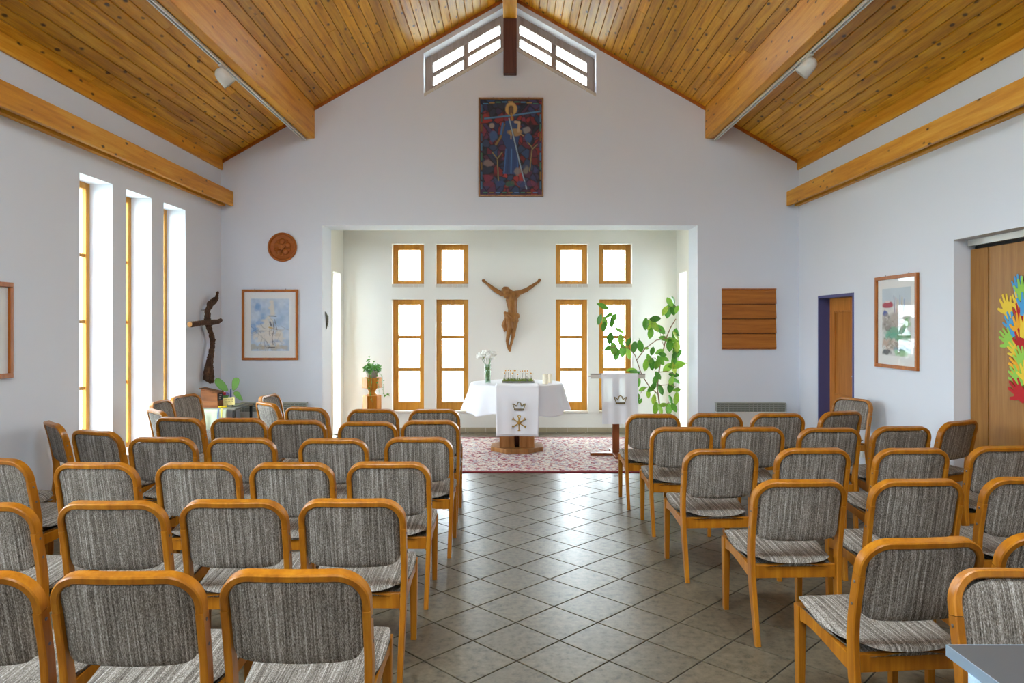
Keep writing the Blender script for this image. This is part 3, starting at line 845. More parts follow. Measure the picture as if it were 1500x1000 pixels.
# tray of small daisies
TP = at(759, 558.5, 9.0); TP.z = AZ+.003
ty = empty('daisy_tray', TP, label='long low tray of moss and small daisies in the altar middle', cat='flower tray')
MB().prism(rect(-.205, .205, -.06, .06), 'Z', 0, .018).build('tray', 'tray_grey', ty, bevel=.004)
ms = MB()
for k in range(170):
    x, y = rnd.uniform(-.19, .19), rnd.uniform(-.05, .05); ms.tube([(x, y, .015), (x+rnd.uniform(-.012, .012), y+rnd.uniform(-.012, .012), .03+rnd.uniform(0, .035))], [.006, .001], 4)
ms.build('moss', 'moss', ty)['kind'] = 'stuff'
for k in range(15):
    x = -.18+.36*k/14+rnd.uniform(-.01, .01); y = rnd.uniform(-.035, .035); z = .10+rnd.uniform(0, .055)
    fl_ = MB().tube([(x, y, .02), (x+rnd.uniform(-.01, .01), y, z)], .0022, 4).build('stem', 'tray_grey', ty)
    f2 = MB()
    for i in range(8):
        b = 2*PI*i/8; f2.ball((x+math.cos(b)*.015, y-.003, z+math.sin(b)*.015), .0095, 6, 4, (1, .6, 1))
    hd = f2.build('daisy', 'petal_white', ty)
    MB().ball((x, y-.009, z), .008, 6, 4).build('centre', 'daisy_centre', hd)
for (px, py, Y, r, hgt, lab) in ((799, 561, 8.78, .036, .118, 'thick cream candle on the altar, front one of two'), (805.5, 559.5, 8.93, .030, .112, 'slimmer cream candle behind the other on the altar')):
    p = at(px, py, Y); p.z = AZ+.003
    cd = empty('candle', p, label=lab, cat='candle', group='candles on the altar')
    MB().lathe([(r*.97, 0), (r, .004), (r, hgt-.004), (r*.94, hgt), (r*.5, hgt-.006), (.001, hgt-.008)], 20, cap=False).build('wax', 'wax', cd, smooth=False)
    MB().tube([(0, 0, hgt-.01), (.001, 0, hgt+.008)], .0015, 5).build('wick', 'wick', cd)

# ------------------------------------------------------------------ lectern
LP = Vector(((902-VX)*8.62/F, 8.62, RZ))
le = empty('lectern', LP, label='slim wooden lectern on a flat foot with a sloping book board', cat='lectern')
MB().box(-.04, .04, -.03, .03, .03, .93).build('post', 'lectern_wood', le, bevel=.004)
MB().box(-.31, .06, -.045, .045, 0, .032).build('foot', 'lectern_wood', le, bevel=.004)
MB().box(-.045, .045, -.28, .28, 0, .03).build('foot_bar', 'lectern_wood', le, bevel=.004)
mt = Matrix.Translation((0, 0, .955)) @ Matrix.Rotation(math.radians(-5), 4, 'X')
MB().box(-.315, .315, -.16, .18, -.012, 0, mt).build('book_board', 'lectern_wood', le, bevel=.003)
MB().box(-.325, .325, -.175, -.155, -.035, .012, mt).build('front_ledge', 'sill_stone', le, bevel=.003)
MB().box(-.325, .325, -.176, -.150, .012, .022, mt).build('ledge_top', 'black_metal', le)
lc = empty('lectern_cloth', LP, label='thin white cloth with a small crown draped over the lectern', cat='altar cloth')
def lcl(u, v):
    x = (u-.5)*.435-.0+.02
    if v < .25:
        q = mt @ Vector((x, .12-(v/.25)*.305, .028)); return tuple(q)
    t_ = (v-.25)/.75; q = mt @ Vector((x, -.185, .028))
    return (x*(1-.03*t_)+.002*math.sin(v*9), q.y-.012*math.sin(min(1, t_*4)*PI/2)-.006*math.cos(u*19)*t_-.004*math.cos(u*8)*t_, q.z-.60*t_)
o = MB().grid(lcl, 30, 30).build('cloth', 'sheer_linen', lc, smooth=True)
q = mt @ Vector((0, -.185, .028))
emblem(lc, 'crown_emblem', 'bronze_thread', CROWN, .025, q.z-.335, q.y-.022, .072, .0055)

# ------------------------------------------------------------------ carved figure on the niche wall
K = KB/7.692
def cp(x, y, d): return Vector(((690+x/7.692-VX)*KB, DB-d, EYE+(VY-(395+y/7.692))*KB))
cr = empty('carved_crucifix_figure', cp(460, 900, 0), label='carved wooden Christ figure with outspread arms on the niche wall', cat='sculpture')
o0 = cr.location
def limb(mb, pts, n=10):
    mb.tube([cp(x, y, d)-o0 for x, y, d, r in pts], [r*K for x, y, d, r in pts], n)
    for x, y, d, r in pts: mb.ball(cp(x, y, d)-o0, r*K, n, 6)
bd = MB()
limb(bd, [(440, 250, .085, 30), (452, 300, .085, 58), (458, 345, .09, 66), (462, 400, .09, 56), (466, 450, .085, 50), (468, 500, .08, 54), (468, 540, .08, 54)], 14)      # trunk
limb(bd, [(405, 285, .085, 44), (510, 280, .085, 42)], 10)
limb(bd, [(410, 275, .085, 34), (350, 275, .075, 28), (280, 235, .06, 26), (235, 200, .05, 21), (180, 155, .035, 15)])      # arm
limb(bd, [(505, 270, .085, 34), (550, 258, .075, 28), (625, 228, .06, 25), (680, 190, .05, 21), (735, 152, .035, 15)])
for sx, px, py in ((-1, 158, 138), (1, 756, 136)):        # hands with five fingers, lightly curled
    limb(bd, [(px-sx*8, py+8, .032, 15), (px+sx*6, py-6, .03, 17)], 8)
    for k, (ang, ln) in enumerate(((-40, 17), (-12, 26), (8, 29), (28, 26), (50, 20))):
        th = math.radians(135 if sx < 0 else 45)+math.radians(ang)
        x1, y1 = px+sx*4+12*math.cos(th), py-4-12*math.sin(th)
        limb(bd, [(x1, y1, .032, 5.5), (x1+ln*.5*math.cos(th), y1-ln*.5*math.sin(th), .045, 5), (x1+ln*.7*math.cos(th), y1-ln*.7*math.sin(th), .055, 4.2)], 6)
limb(bd, [(440, 530, .09, 44), (432, 590, .125, 40), (440, 650, .145, 33), (420, 730, .10, 24), (408, 800, .07, 18), (413, 850, .055, 15), (430, 890, .075, 17), (436, 908, .10, 13)])
limb(bd, [(495, 530, .08, 42), (492, 590, .105, 38), (482, 655, .12, 31), (474, 740, .085, 22), (460, 800, .06, 17), (445, 855, .05, 15), (438, 892, .07, 16), (440, 910, .09, 12)])
bd.ball(cp(392, 238, .12)-o0, 36*K, 14, 10, (1, 1.1, 1.25)); bd.ball(cp(398, 262, .135)-o0, 24*K, 10, 8, (1, 1, 1.3))
bd.tube([cp(420, 275, .09)-o0, cp(398, 250, .105)-o0], [24*K, 22*K], 10)
bd.tube([cp(396, 234, .174)-o0, cp(400, 258, .184)-o0], [4*K, 7*K], 6)
bd.tube([cp(386, 272, .168)-o0, cp(412, 272, .168)-o0], 4*K, 6)
bd.tube([cp(374, 231, .164)-o0, cp(394, 229, .174)-o0, cp(414, 231, .166)-o0], 4.5*K, 6)
for ex in (-13, 13): bd.ball(cp(394+ex, 242, .166)-o0, 6*K, 8, 6)
for ex in (-36, 36): bd.ball(cp(392+ex, 246, .115)-o0, 7*K, 8, 6, (.6, 1, 1.4))
for k in range(4):
    for dx in (-1, 1): bd.ball(cp(463+dx*17, 385+28*k, .09+.055-.004*k)-o0, 17*K, 8, 6, (1, .6, .8)); bd.tube([cp(463+dx*22, 350+14*k, .15)-o0, cp(463+dx*54, 362+16*k, .115)-o0], 4.5*K, 6)
for dx in (-26, 26): bd.ball(cp(456+dx, 320, .145)-o0, 28*K, 10, 6, (1, .6, .8))      # chest
remesh(bd.build('body', 'carved_wood', cr), .0042, 1)
hb = MB()
for k in range(14):
    a = (-2.6+1.4*k/6) if k < 7 else (1.2+1.4*(k-7)/6); x0 = 392+36*math.sin(a*.62); hb.tube([cp(392+10*math.sin(a), 200, .12)-o0, cp(x0, 222, .125-.03*abs(math.sin(a*.6)))-o0, cp(392+44*math.sin(a*.62), 262+10*(k % 2), .10)-o0, cp(392+46*math.sin(a*.62), 295, .10)-o0], [9*K, 11*K, 9*K, 3*K], 7)
for k in range(7): hb.tube([cp(376+7*k, 276, .150+.012*math.sin(PI*k/6))-o0, cp(384+5*k, 300, .165)-o0], [7*K, 3*K], 6)
for k in range(8): hb.tube([cp(360+9*k, 222, .135+.03*math.sin(PI*k/7))-o0, cp(372+6*k, 200, .12+.01*math.sin(PI*k/7))-o0], [8*K, 8*K], 6)
remesh(hb.build('hair_and_beard', 'carved_wood', cr), .0036, 1)
ln = MB()
limb(ln, [(418, 515, .09, 40), (470, 512, .1, 48), (515, 520, .085, 34)], 12); limb(ln, [(430, 545, .11, 36), (470, 560, .12, 40), (505, 575, .10, 32)], 12)
for k in range(5): limb(ln, [(415+8*k, 500+6*k, .15, 7), (455+8*k, 535+5*k, .165, 7), (505+2*k, 515+14*k, .13, 7)], 8)
limb(ln, [(400, 500, .10, 18), (386, 490, .10, 20), (392, 540, .09, 14), (380, 590, .08, 24), (372, 625, .08, 30), (385, 665, .08, 22), (378, 685, .08, 14)], 10)
limb(ln, [(400, 590, .085, 16), (404, 640, .085, 22), (400, 680, .085, 14)], 10)
remesh(ln.build('loincloth', 'carved_wood', cr), .0055, 1)

# ------------------------------------------------------------------ pictures
def canvas(w, h_, bgc):
    A = np.zeros((h_, w, 3)); A[:] = bgc; return A
def noise2(h_, w, cell, seed):
    r = np.random.RandomState(seed); gy, gx_ = h_//cell+3, w//cell+3; g = r.rand(gy, gx_)
    y = np.arange(h_)/cell; x = np.arange(w)/cell; yi = y.astype(int); xi = x.astype(int); fy = (y-yi)[:, None]; fx = (x-xi)[None]
    fy = fy*fy*(3-2*fy); fx = fx*fx*(3-2*fx)
    a = g[yi][:, xi]; b = g[yi][:, xi+1]; c = g[yi+1][:, xi]; d = g[yi+1][:, xi+1]
    return (a*(1-fx)+b*fx)*(1-fy)+(c*(1-fx)+d*fx)*fy
def grids(A):
    h_, w = A.shape[:2]; return np.meshgrid((np.arange(w)+.5)/w, (np.arange(h_)+.5)/h_)
def blob(A, cx, cy, rx, ry, col, al_=.8, seed=0, soft=.5, rough=.5):
    X, Y = grids(A); n = noise2(*A.shape[:2], 7, seed)
    d = np.sqrt(((X-cx)/rx)**2+((Y-cy)/ry)**2)+(n-.5)*rough*2
    m = np.clip((1-d)/soft, 0, 1)[..., None]*al_
    A[:] = A*(1-m)+np.array(col)*m
def stroke(A, pts, wd, col, al_=.9):
    X, Y = grids(A); asp = A.shape[0]/A.shape[1]; best = np.full(X.shape, 9.0)
    for (x0, y0), (x1, y1) in zip(pts, pts[1:]):
        dx, dy = x1-x0, (y1-y0)*asp; L2 = dx*dx+dy*dy+1e-9
        t_ = np.clip(((X-x0)*dx+(Y-y0)*asp*dy)/L2, 0, 1); best = np.minimum(best, np.hypot(X-x0-t_*dx, (Y-y0)*asp-t_*dy))
    m = np.clip((wd-best)/(wd*.5)+.0, 0, 1)[..., None]*al_
    A[:] = A*(1-m)+np.array(col)*m
def poly(A, pts, col, al_=1.0):
    X, Y = grids(A); ins = np.zeros(X.shape, bool); n = len(pts)
    for i in range(n):
        (x0, y0), (x1, y1) = pts[i], pts[(i+1) % n]
        if y0 == y1: continue
        c = ((y0 > Y) != (y1 > Y)) & (X < (x1-x0)*(Y-y0)/(y1-y0)+x0); ins ^= c
    m = ins[..., None]*al_; A[:] = A*(1-m)+np.array(col)*m
def print_mesh(A, w, h_):
    """flat print, w x h metres, lying in the local XZ plane facing -Y"""
    H_, W_ = A.shape[:2]
    mb = MB().grid(lambda u, v: ((u-.5)*w, 0, (.5-v)*h_), W_, H_)
    me = bpy.data.meshes.new('print'); me.from_pydata(mb.v, [], mb.f); me.update()
    at2 = me.color_attributes.new('Col', 'FLOAT_COLOR', 'POINT'); c = np.ones((H_*W_, 4), np.float32); c[:, :3] = np.clip(A.reshape(-1, 3), 0, 1)
    at2.data.foreach_set('color', c.ravel()); me.materials.append(M['print']); return me
def frame_bars(mb, w, h_, b, d):
    for q in ((-w/2, w/2, -h_/2, -h_/2+b), (-w/2, w/2, h_/2-b, h_/2), (-w/2, -w/2+b, -h_/2+b, h_/2-b), (w/2-b, w/2, -h_/2+b, h_/2-b)): mb.box(q[0], q[1], -d, 0, q[2], q[3])
    return mb
def picture(name, loc, rz, w, h_, A, label, bar=.03, mat=.085, framemat='frame_wood', glassy=True, d=.028):
    r = empty(name, loc, rz, label, 'picture')
    frame_bars(MB(), w, h_, bar, d).build('frame', framemat, r, bevel=.003)
    if mat: MB().box(-w/2+bar, w/2-bar, -.008, -.002, -h_/2+bar, h_/2-bar).build('mount', 'mat_white', r)
    p = obj('print', print_mesh(A, w-2*bar-2*mat, h_-2*bar-2*mat*1.05), r); p.location = (0, -.0095, 0)
    if glassy: MB().box(-w/2+bar, w/2-bar, -.019, -.017, -h_/2+bar, h_/2-bar).build('glass', 'picture_glass', r)
    for sx in (-.55, .55):
        MB().tube([(sx*w/2, -.005, h_/2-.002), (sx*w/2, -.005, h_/2+.012)], .005, 6).build('hanger', 'steel_bolt', r)
    return r
# grey-blue watercolour on the gable wall
A = canvas(90, 120, hx('#cfdcea')); n1 = noise2(120, 90, 14, 1)[..., None]; n2 = noise2(120, 90, 6, 2)[..., None]
A = A*(1-n1*.6)+np.array(hx('#8db4de'))*n1*.6
A = A+(n2-.5)*.14
rr = np.random.RandomState(5)
for k in range(7): blob(A, rr.uniform(.05, .4), rr.uniform(.05, .7), .10, .09, hx('#5e93d2'), .5, k)
for cx, cy, rx, ry in ((.55, .2, .09, .2), (.5, .45, .13, .12), (.35, .55, .2, .14), (.3, .72, .26, .13), (.72, .7, .16, .14), (.55, .8, .3, .15), (.5, .63, .1, .2)):
    blob(A, cx, cy, rx, ry, hx('#e6ded2'), .85, int(cx*90+cy*50))
for k in range(6): blob(A, .1+.16*k, .93, .14, .06, hx('#b9a88c'), .6, 40+k)
for k in range(10): blob(A, rr.uniform(.15, .85), rr.uniform(.5, .9), rr.uniform(.06, .16), rr.uniform(.03, .08), hx(rr.choice(['#cdbfae', '#b9b4b4', '#f0ece4', '#a9b6cc'])), .6, 60+k)
for k in range(34):
    x, y = rr.uniform(.08, .9), rr.uniform(.45, .95); p = [(x, y)]
    dx, dy = rr.uniform(-.05, .05), rr.uniform(-.04, .04)
    for _ in range(5): dx += rr.uniform(-.025, .025); dy += rr.uniform(-.02, .02); x += dx; y += dy; p.append((x, y))
    stroke(A, p, rr.uniform(.006, .013), hx(rr.choice(['#4a4650', '#6a625c', '#8d7a66', '#55607a'])), .38)
for p, w_, c in (([(.47, .33), (.66, .34)], .014, '#3d3a3c'), ([(.5, .45), (.53, .52)], .03, '#333a55'), ([(.58, .45), (.6, .6), (.55, .75), (.58, .88)], .012, '#3d3632'), ([(.47, .55), (.56, .56)], .02, '#d0a23a'), ([(.45, .93), (.62, .93)], .02, '#4b453e'), ([(.62, .4), (.68, .6)], .01, '#5a544e')):
    stroke(A, p, w_, hx(c), .85)
pw, ph_ = (437-355)*D0/F, (527-424)*D0/F
picture('watercolour_picture', at(396, 475.5, D0)+Vector((0, -.001, 0)), 0, pw, ph_, A, 'framed blue and beige watercolour on the gable wall above the left radiator')
# coloured watercolour on the right wall
A = canvas(84, 130, hx('#e6e6e2')); n1 = noise2(130, 84, 12, 9)[..., None]; A = A-(n1*.12)
X, Y = grids(A); sky = np.clip((.32-Y)/.15, 0, 1)[..., None]*.6; A = A*(1-sky)+np.array(hx('#b9cfe2'))*sky
blob(A, .2, .24, .2, .055, hx('#b93348'), .95, 3, .3, .25); blob(A, .2, .20, .12, .02, hx('#eedcdc'), .9, 4, .4, .2)
blob(A, .12, .38, .15, .05, hx('#2b4aa8'), .9, 5); blob(A, .2, .43, .1, .04, hx('#31406e'), .7, 6)
for k in range(6): stroke(A, [(.42+.07*k, .12+.03*(k % 3)), (.45+.06*k, .36)], .018, hx(['#6b4d8d', '#c6606a', '#d8a63a', '#4d5ea8', '#d9b24a', '#7f9fd0'][k]), .7)
for cx, cy, rx, ry, c in ((.35, .5, .3, .1, '#a39a92'), (.3, .6, .18, .08, '#8d857d'), (.55, .5, .2, .12, '#bcb2a8'), (.85, .52, .12, .06, '#8fc48a'), (.5, .64, .28, .06, '#6fae8e'), (.4, .7, .3, .05, '#5fae94'), (.7, .74, .26, .05, '#7cb48c'), (.25, .82, .24, .06, '#c1a08c'), (.55, .84, .3, .06, '#b0a69a'), (.8, .9, .24, .04, '#4d8aa8'), (.7, .95, .25, .04, '#9fcf9a'), (.15, .95, .12, .03, '#3b3b3e'), (.9, .68, .1, .04, '#5d9a6a')):
    blob(A, cx, cy, rx*1.5, ry*1.5, hx(c), .85, int(cx*100+cy*77), .5, .35)
rr = np.random.RandomState(11)
for k in range(40):
    x, y = rr.uniform(.05, .95), rr.uniform(.4, .97); p = [(x, y)]
    for _ in range(4): x += rr.uniform(-.08, .08); y += rr.uniform(-.035, .035); p.append((x, y))
    stroke(A, p, rr.uniform(.008, .016), hx(rr.choice(['#3f3d40', '#5c5a58', '#2f6a5a', '#7a6a5a', '#e9e6e0'])), .45)
y0, y1 = F*HW/(1347-VX), F*HW/(1285-VX)
zt, zb = 2.064, 1.152
picture('watercolour_picture', (HW-.001, (y0+y1)/2, (zt+zb)/2), -PI/2, y1-y0, zt-zb, A, 'framed colourful watercolour with a red cloud on the right wall', bar=.034)
# picture cut by the frame's left edge
A = canvas(40, 50, hx('#ccd0d0')); A -= noise2(50, 40, 10, 21)[..., None]*.12
picture('watercolour_picture', (-HW+.001, 5.02, 1.537), PI/2, .74, .717, A, 'framed pale picture cut by the left edge of the view', bar=.036)
# dark mosaic-like picture over the opening
w_, h2 = 116, 176
A = canvas(w_, h2, (0, 0, 0)); rr = np.random.RandomState(4); X, Y = grids(A)
pal = [hx(c) for c in ('#7d1f24', '#8f2a2a', '#4d2340', '#5c2a4d', '#2d2f55', '#27324f', '#3b2a50', '#6d2338', '#243a5e', '#1f2436')]
sites = [(rr.uniform(0, 1), rr.uniform(0, 1)) for _ in range(150)]
d1 = np.full(X.shape, 9.0); d2 = d1.copy(); idx = np.zeros(X.shape, int)
for k, (sx, sy) in enumerate(sites):
    d = np.maximum(np.abs(X-sx), np.abs(Y-sy)*1.4)+.3*np.hypot(X-sx, (Y-sy)*1.5)
    nw = d < d1; d2 = np.where(nw, d1, np.minimum(d2, d)); idx = np.where(nw, k, idx); d1 = np.where(nw, d, d1)
cols = np.array([pal[rr.randint(len(pal))] for _ in sites])*np.array([rr.uniform(.6, 1.3) for _ in sites])[:, None]
A[:] = cols[idx]*np.clip((d2-d1)/.022, .12, 1)[..., None]
def band(p, wd, c, al_=.95): stroke(A, p, wd+.009, (.012, .012, .016), .9); stroke(A, p, wd, hx(c), al_)
for k in range(9):      # tesserae along the edges
    for xx in (.03, .97): band([(xx, .06+.1*k), (xx, .13+.1*k)], .012, ['#4d86ad', '#3d6a8f', '#8a6a2d', '#3f7a62'][(k*3+int(xx*2)) % 4])
    band([(.06+.1*k, .045-.02*math.sin(PI*k/8)), (.13+.1*k, .045-.02*math.sin(PI*k/8))], .011, ['#4d86ad', '#b58b4a', '#3f7a62'][k % 3]); band([(.06+.1*k, .972), (.12+.1*k, .972)], .010, ['#3f7a62', '#8a6a2d', '#5d7fae'][k % 3])
band([(.08, .20), (.5, .17), (.96, .125)], .016, '#4d7fa8')
blob(A, .505, .10, .10, .072, hx('#c39a58'), 1, 1, .15, .06); stroke(A, [(.5, .09), (.5, .14)], .05, (.03, .02, .02), 1); stroke(A, [(.503, .095), (.503, .13)], .032, hx('#6b4a32'), 1); stroke(A, [(.505, .15), (.52, .22)], .02, hx('#a87b33'), .9)
robe = [(.42, .22), (.6, .22), (.64, .36), (.6, .5), (.63, .78), (.37, .78), (.42, .5), (.34, .38)]
poly(A, [(x+(x-.5)*.06, y) for x, y in robe], (.01, .012, .02)); poly(A, robe, hx('#26406f'))
for k in range(5): stroke(A, [(.42+.045*k, .52), (.39+.055*k, .77)], .012, hx(['#3d6ba5', '#1f2f58', '#4877ad', '#23386a', '#3a5f98'][k]), .8)
band([(.39, .26), (.33, .40), (.26, .47)], .022, '#8a6a3a'); band([(.37, .25), (.34, .36)], .02, '#3d6ba5')
blob(A, .56, .345, .13, .045, hx('#9a7b52'), 1, 2, .2, .15); stroke(A, [(.62, .33), (.63, .24), (.57, .235)], .028, hx('#b59a78'), .95); stroke(A, [(.5, .36), (.5, .41)], .014, hx('#a0835a'), .9); stroke(A, [(.65, .36), (.70, .38)], .012, hx('#a0835a'), .9)
stroke(A, [(.47, .2), (.56, .44), (.66, .72), (.75, .93)], .022, (.02, .02, .03), .9); stroke(A, [(.47, .2), (.56, .44), (.66, .72), (.75, .93)], .013, hx('#8fa6b8'), .95)
blob(A, .22, .38, .07, .07, hx('#39557f'), .95, 3, .2, .2); blob(A, .19, .27, .04, .035, hx('#9c8f84'), .9, 4, .3, .3); blob(A, .78, .41, .06, .07, hx('#33547f'), .95, 5, .2, .2); blob(A, .75, .31, .06, .04, hx('#8d8683'), .8, 6, .3, .4)
for p in ([(.3, .85), (.28, .62), (.2, .55)], [(.28, .62), (.36, .55)], [(.8, .75), (.84, .5), (.77, .45)], [(.84, .52), (.92, .47)]): band(p, .011, '#8f7a4e')
blob(A, .14, .66, .08, .04, hx('#7f6a66'), .9, 7, .3, .4); blob(A, .60, .74, .06, .05, hx('#86766c'), .8, 8, .3, .4); blob(A, .74, .74, .05, .05, hx('#7d7568'), .8, 9, .3, .4)
for k in range(5): blob(A, .15+.17*k, .88, .09, .035, hx(['#6d2338', '#2d3f6e', '#2c5a46', '#31406e', '#5c2a4d'][k]), .8, 20+k, .2, .2)
iw, ih = (796-701)*D0/F, (288-144)*D0/F
picture('mosaic_picture', at(748.5, 216, D0)+Vector((0, -.001, 0)), 0, iw, ih, A, 'tall dark red and blue mosaic-style picture of a shepherd above the opening', bar=.02, mat=0, framemat='altar_oak', glassy=False, d=.04)

# carved round medallion
md = empty('carved_medallion', at(414, 362, D0), label='round brown wooden medallion with carved rose on the gable wall', cat='plaque')
rx = Matrix.Rotation(PI/2, 4, 'X')
R_ = 21.3*D0/F
MB().lathe([(R_*.97, 0), (R_, .006), (R_, .022), (R_*.95, .03), (R_*.88, .030), (R_*.82, .012), (R_*.6, .008), (.001, .008)], 48, mat=rx).build('disc', 'medallion_wood', md, smooth=False)
for k in range(5):
    a = PI/2+2*PI*k/5; MB().ball((math.cos(a)*R_*.40, -.014, math.sin(a)*R_*.40), R_*.21, 12, 8, (1, .45, 1)).build('petal', 'medallion_wood', md, smooth=True)
    a += PI/5; MB().ball((math.cos(a)*R_*.50, -.012, math.sin(a)*R_*.50), R_*.11, 10, 6, (1, .55, 1)).build('leaf_tip', 'medallion_wood', md, smooth=True)
hp = [(R_*.24*math.sin(t_)**3, R_*.015*(13*math.cos(t_)-5*math.cos(2*t_)-2*math.cos(3*t_)-math.cos(4*t_))) for t_ in [2*PI*i/24 for i in range(24)]]
MB().prism(hp, 'Y', -.046, -.010).build('heart', 'medallion_wood', md, bevel=.004)
mb = MB(); mb.box(-.004, .004, -.049, -.045, -.025, .025); mb.box(-.016, .016, -.049, -.045, .003, .011); mb.build('cross_relief', 'frame_wood', md)

# number board
bx0, bx1, bz0, bz1 = (1057-VX)*D0/F, (1136-VX)*D0/F, EYE+(VY-510)*D0/F, EYE+(VY-424)*D0/F
hb_ = empty('hymn_board', ((bx0+bx1)/2, D0-.002, bz0), label='empty wooden hymn board with three ledges on the gable wall', cat='board')
w2, hh = (bx1-bx0)/2, bz1-bz0
MB().box(-w2+.004, w2-.004, -.006, -.0005, .004, hh-.004).build('backing', 'dark_gap', hb_)
for k in range(4):
    z0, z1 = hh*k/4+.006, hh*(k+1)/4-.004
    MB().prism([(-.034, z0), (-.006, z0), (-.006, z1), (-.012, z1)], 'X', -w2, w2).build('panel', 'board_wood', hb_)
for k in (1, 2, 3): MB().box(-w2, w2, -.020, -.006, hh*k/4-.0035, hh*k/4+.0005).build('ledge', 'lectern_wood', hb_)
MB().box(-w2, w2, -.032, 0, hh, hh+.014).build('top_strip', 'frame_wood', hb_); MB().box(-w2, w2, -.030, 0, -.012, 0).build('bottom_strip', 'frame_wood', hb_)

# radiators under the boards
for px0, px1, lab in ((352, 448, 'low white radiator with a grey grille left of the niche'), (1050, 1152, 'low white radiator with a grey grille right of the niche')):
    xa, xb = (px0-VX)*(D0-.1)/F, (px1-VX)*(D0-.1)/F
    ra = empty('radiator', ((xa+xb)/2, D0-.1, 0), label=lab, cat='radiator'); w2 = (xb-xa)/2
    MB().box(-w2, w2, 0, .098, .08, .455).build('casing', 'radiator_white', ra, bevel=.004)
    MB().box(-w2+.01, w2-.01, .02, .098, .455, .56).build('grille_back', 'grille_dark', ra)
    MB().box(-w2, w2, 0, .098, .56, .575).build('top_cover', 'grille_grey', ra, bevel=.002)
    for k in range(18):
        x = -w2+2*w2*k/17; MB().box(x-.003, x+.003, .002, .03, .455, .56).build('fin', 'grille_grey', ra)
    for k in range(3): MB().box(-w2, w2, .004, .022, .475+.03*k, .483+.03*k).build('louvre', 'grille_grey', ra)
    for sx in (-1, 1): MB().box(sx*(w2-.06)-.015, sx*(w2-.06)+.015, .02, .08, 0, .08).build('bracket', 'radiator_white', ra)

# ornament on the niche jamb
op = Vector((-AX, 9.50, EYE+(VY-470)*9.5/F))
on = empty('jamb_ornament', op, label='small dark metal leaf ornament on the left niche jamb', cat='ornament')
MB().tube([(.008, -.03, .12), (.02, 0, .05), (.014, .03, -.02), (.008, .01, -.11)], [.006, .02, .018, .004], 8).build('leaf', 'ornament_metal', on, smooth=True)
for k in range(5): MB().tube([(.015, .0, .07-.03*k), (.028, .055-.004*k, .06-.035*k)], [.006, .002], 5).build('barb', 'ornament_metal', on)

# ------------------------------------------------------------------ door, partition, socket on the right wall
dr = empty('door_1', (HW, (DOOR[0]+DOOR[1])/2, 0), kind='structure'); dr['label'] = 'wooden door in a blue frame in the right wall'
dw = (DOOR[1]-DOOR[0])/2
mb = MB(); d_ = .20
for y0, y1, z0, z1 in ((-dw, -dw+.035, 0, DOOR[2]), (dw-.035, dw, 0, DOOR[2]), (-dw+.035, dw-.035, DOOR[2]-.035, DOOR[2])): mb.box(-.006, d_, y0, y1, z0, z1)
mb.build('frame', 'blue_frame', dr, bevel=.003)
mb = MB(); X0 = .125
for y0, y1, z0, z1 in ((-dw+.035, -dw+.15, 0, 1.9), (dw-.15, dw-.035, 0, 1.9), (-dw+.15, dw-.15, 0, .16), (-dw+.15, dw-.15, .62, .74), (-dw+.15, dw-.15, 1.75, 1.9)): mb.box(X0, X0+.04, y0, y1, z0, z1)
lf = mb.build('leaf', 'door_oak', dr, bevel=.003)
for z0, z1 in ((.16, .62), (.74, 1.75)):
    MB().box(X0+.012, X0+.03, -dw+.15, dw-.15, z0, z1).build('panel', 'door_oak', lf)
    frame_ = MB(); 
    for q in ((-dw+.15, -dw+.17, z0, z1), (dw-.17, dw-.15, z0, z1), (-dw+.17, dw-.17, z0, z0+.02), (-dw+.17, dw-.17, z1-.02, z1)): frame_.box(X0-.004, X0+.02, *q)
    frame_.build('moulding', 'door_oak', lf, bevel=.003)
MB().tube([(X0, -dw+.09, 1.0), (X0-.05, -dw+.09, 1.0), (X0-.05, -dw+.2, 1.0)], .009, 8).build('handle', 'alu_rail', lf)
fp = empty('folding_partition', (HW+.135, 0, 0), label='wood-veneer folding partition filling the opening in the right wall', cat='partition')
ys = [FOLD[1]-.004, 5.835, 4.9, 3.96, 3.02, 2.08, FOLD[0]+.004]
for a, b in zip(ys, ys[1:]):
    MB().box(0, .06, b+.006, a-.006, .012, 2.215).build('panel', 'oak_panel', fp, bevel=.003)
MB().box(.045, .09, FOLD[0], FOLD[1], .01, FOLD[2]).build('backing', 'dark_gap', fp)
MB().box(-.02, .04, FOLD[0]+.004, FOLD[1]-.004, 2.245, FOLD[2]-.002).build('track', 'alu_rail', fp)
sk = empty('wall_socket', on_side(1263, 664, HW), label='small white wall socket low beside the door', cat='socket')
MB().box(-.010, 0, -.04, .04, -.04, .04).build('plate', 'socket_white', sk, bevel=.003)
MB().lathe([(.022, 0), (.022, .003), (.018, .003), (.017, .001), (.001, .001)], 16, mat=Matrix.Translation((-.010, 0, 0)) @ Matrix.Rotation(-PI/2, 4, 'Y')).build('insert', 'mat_white', sk)

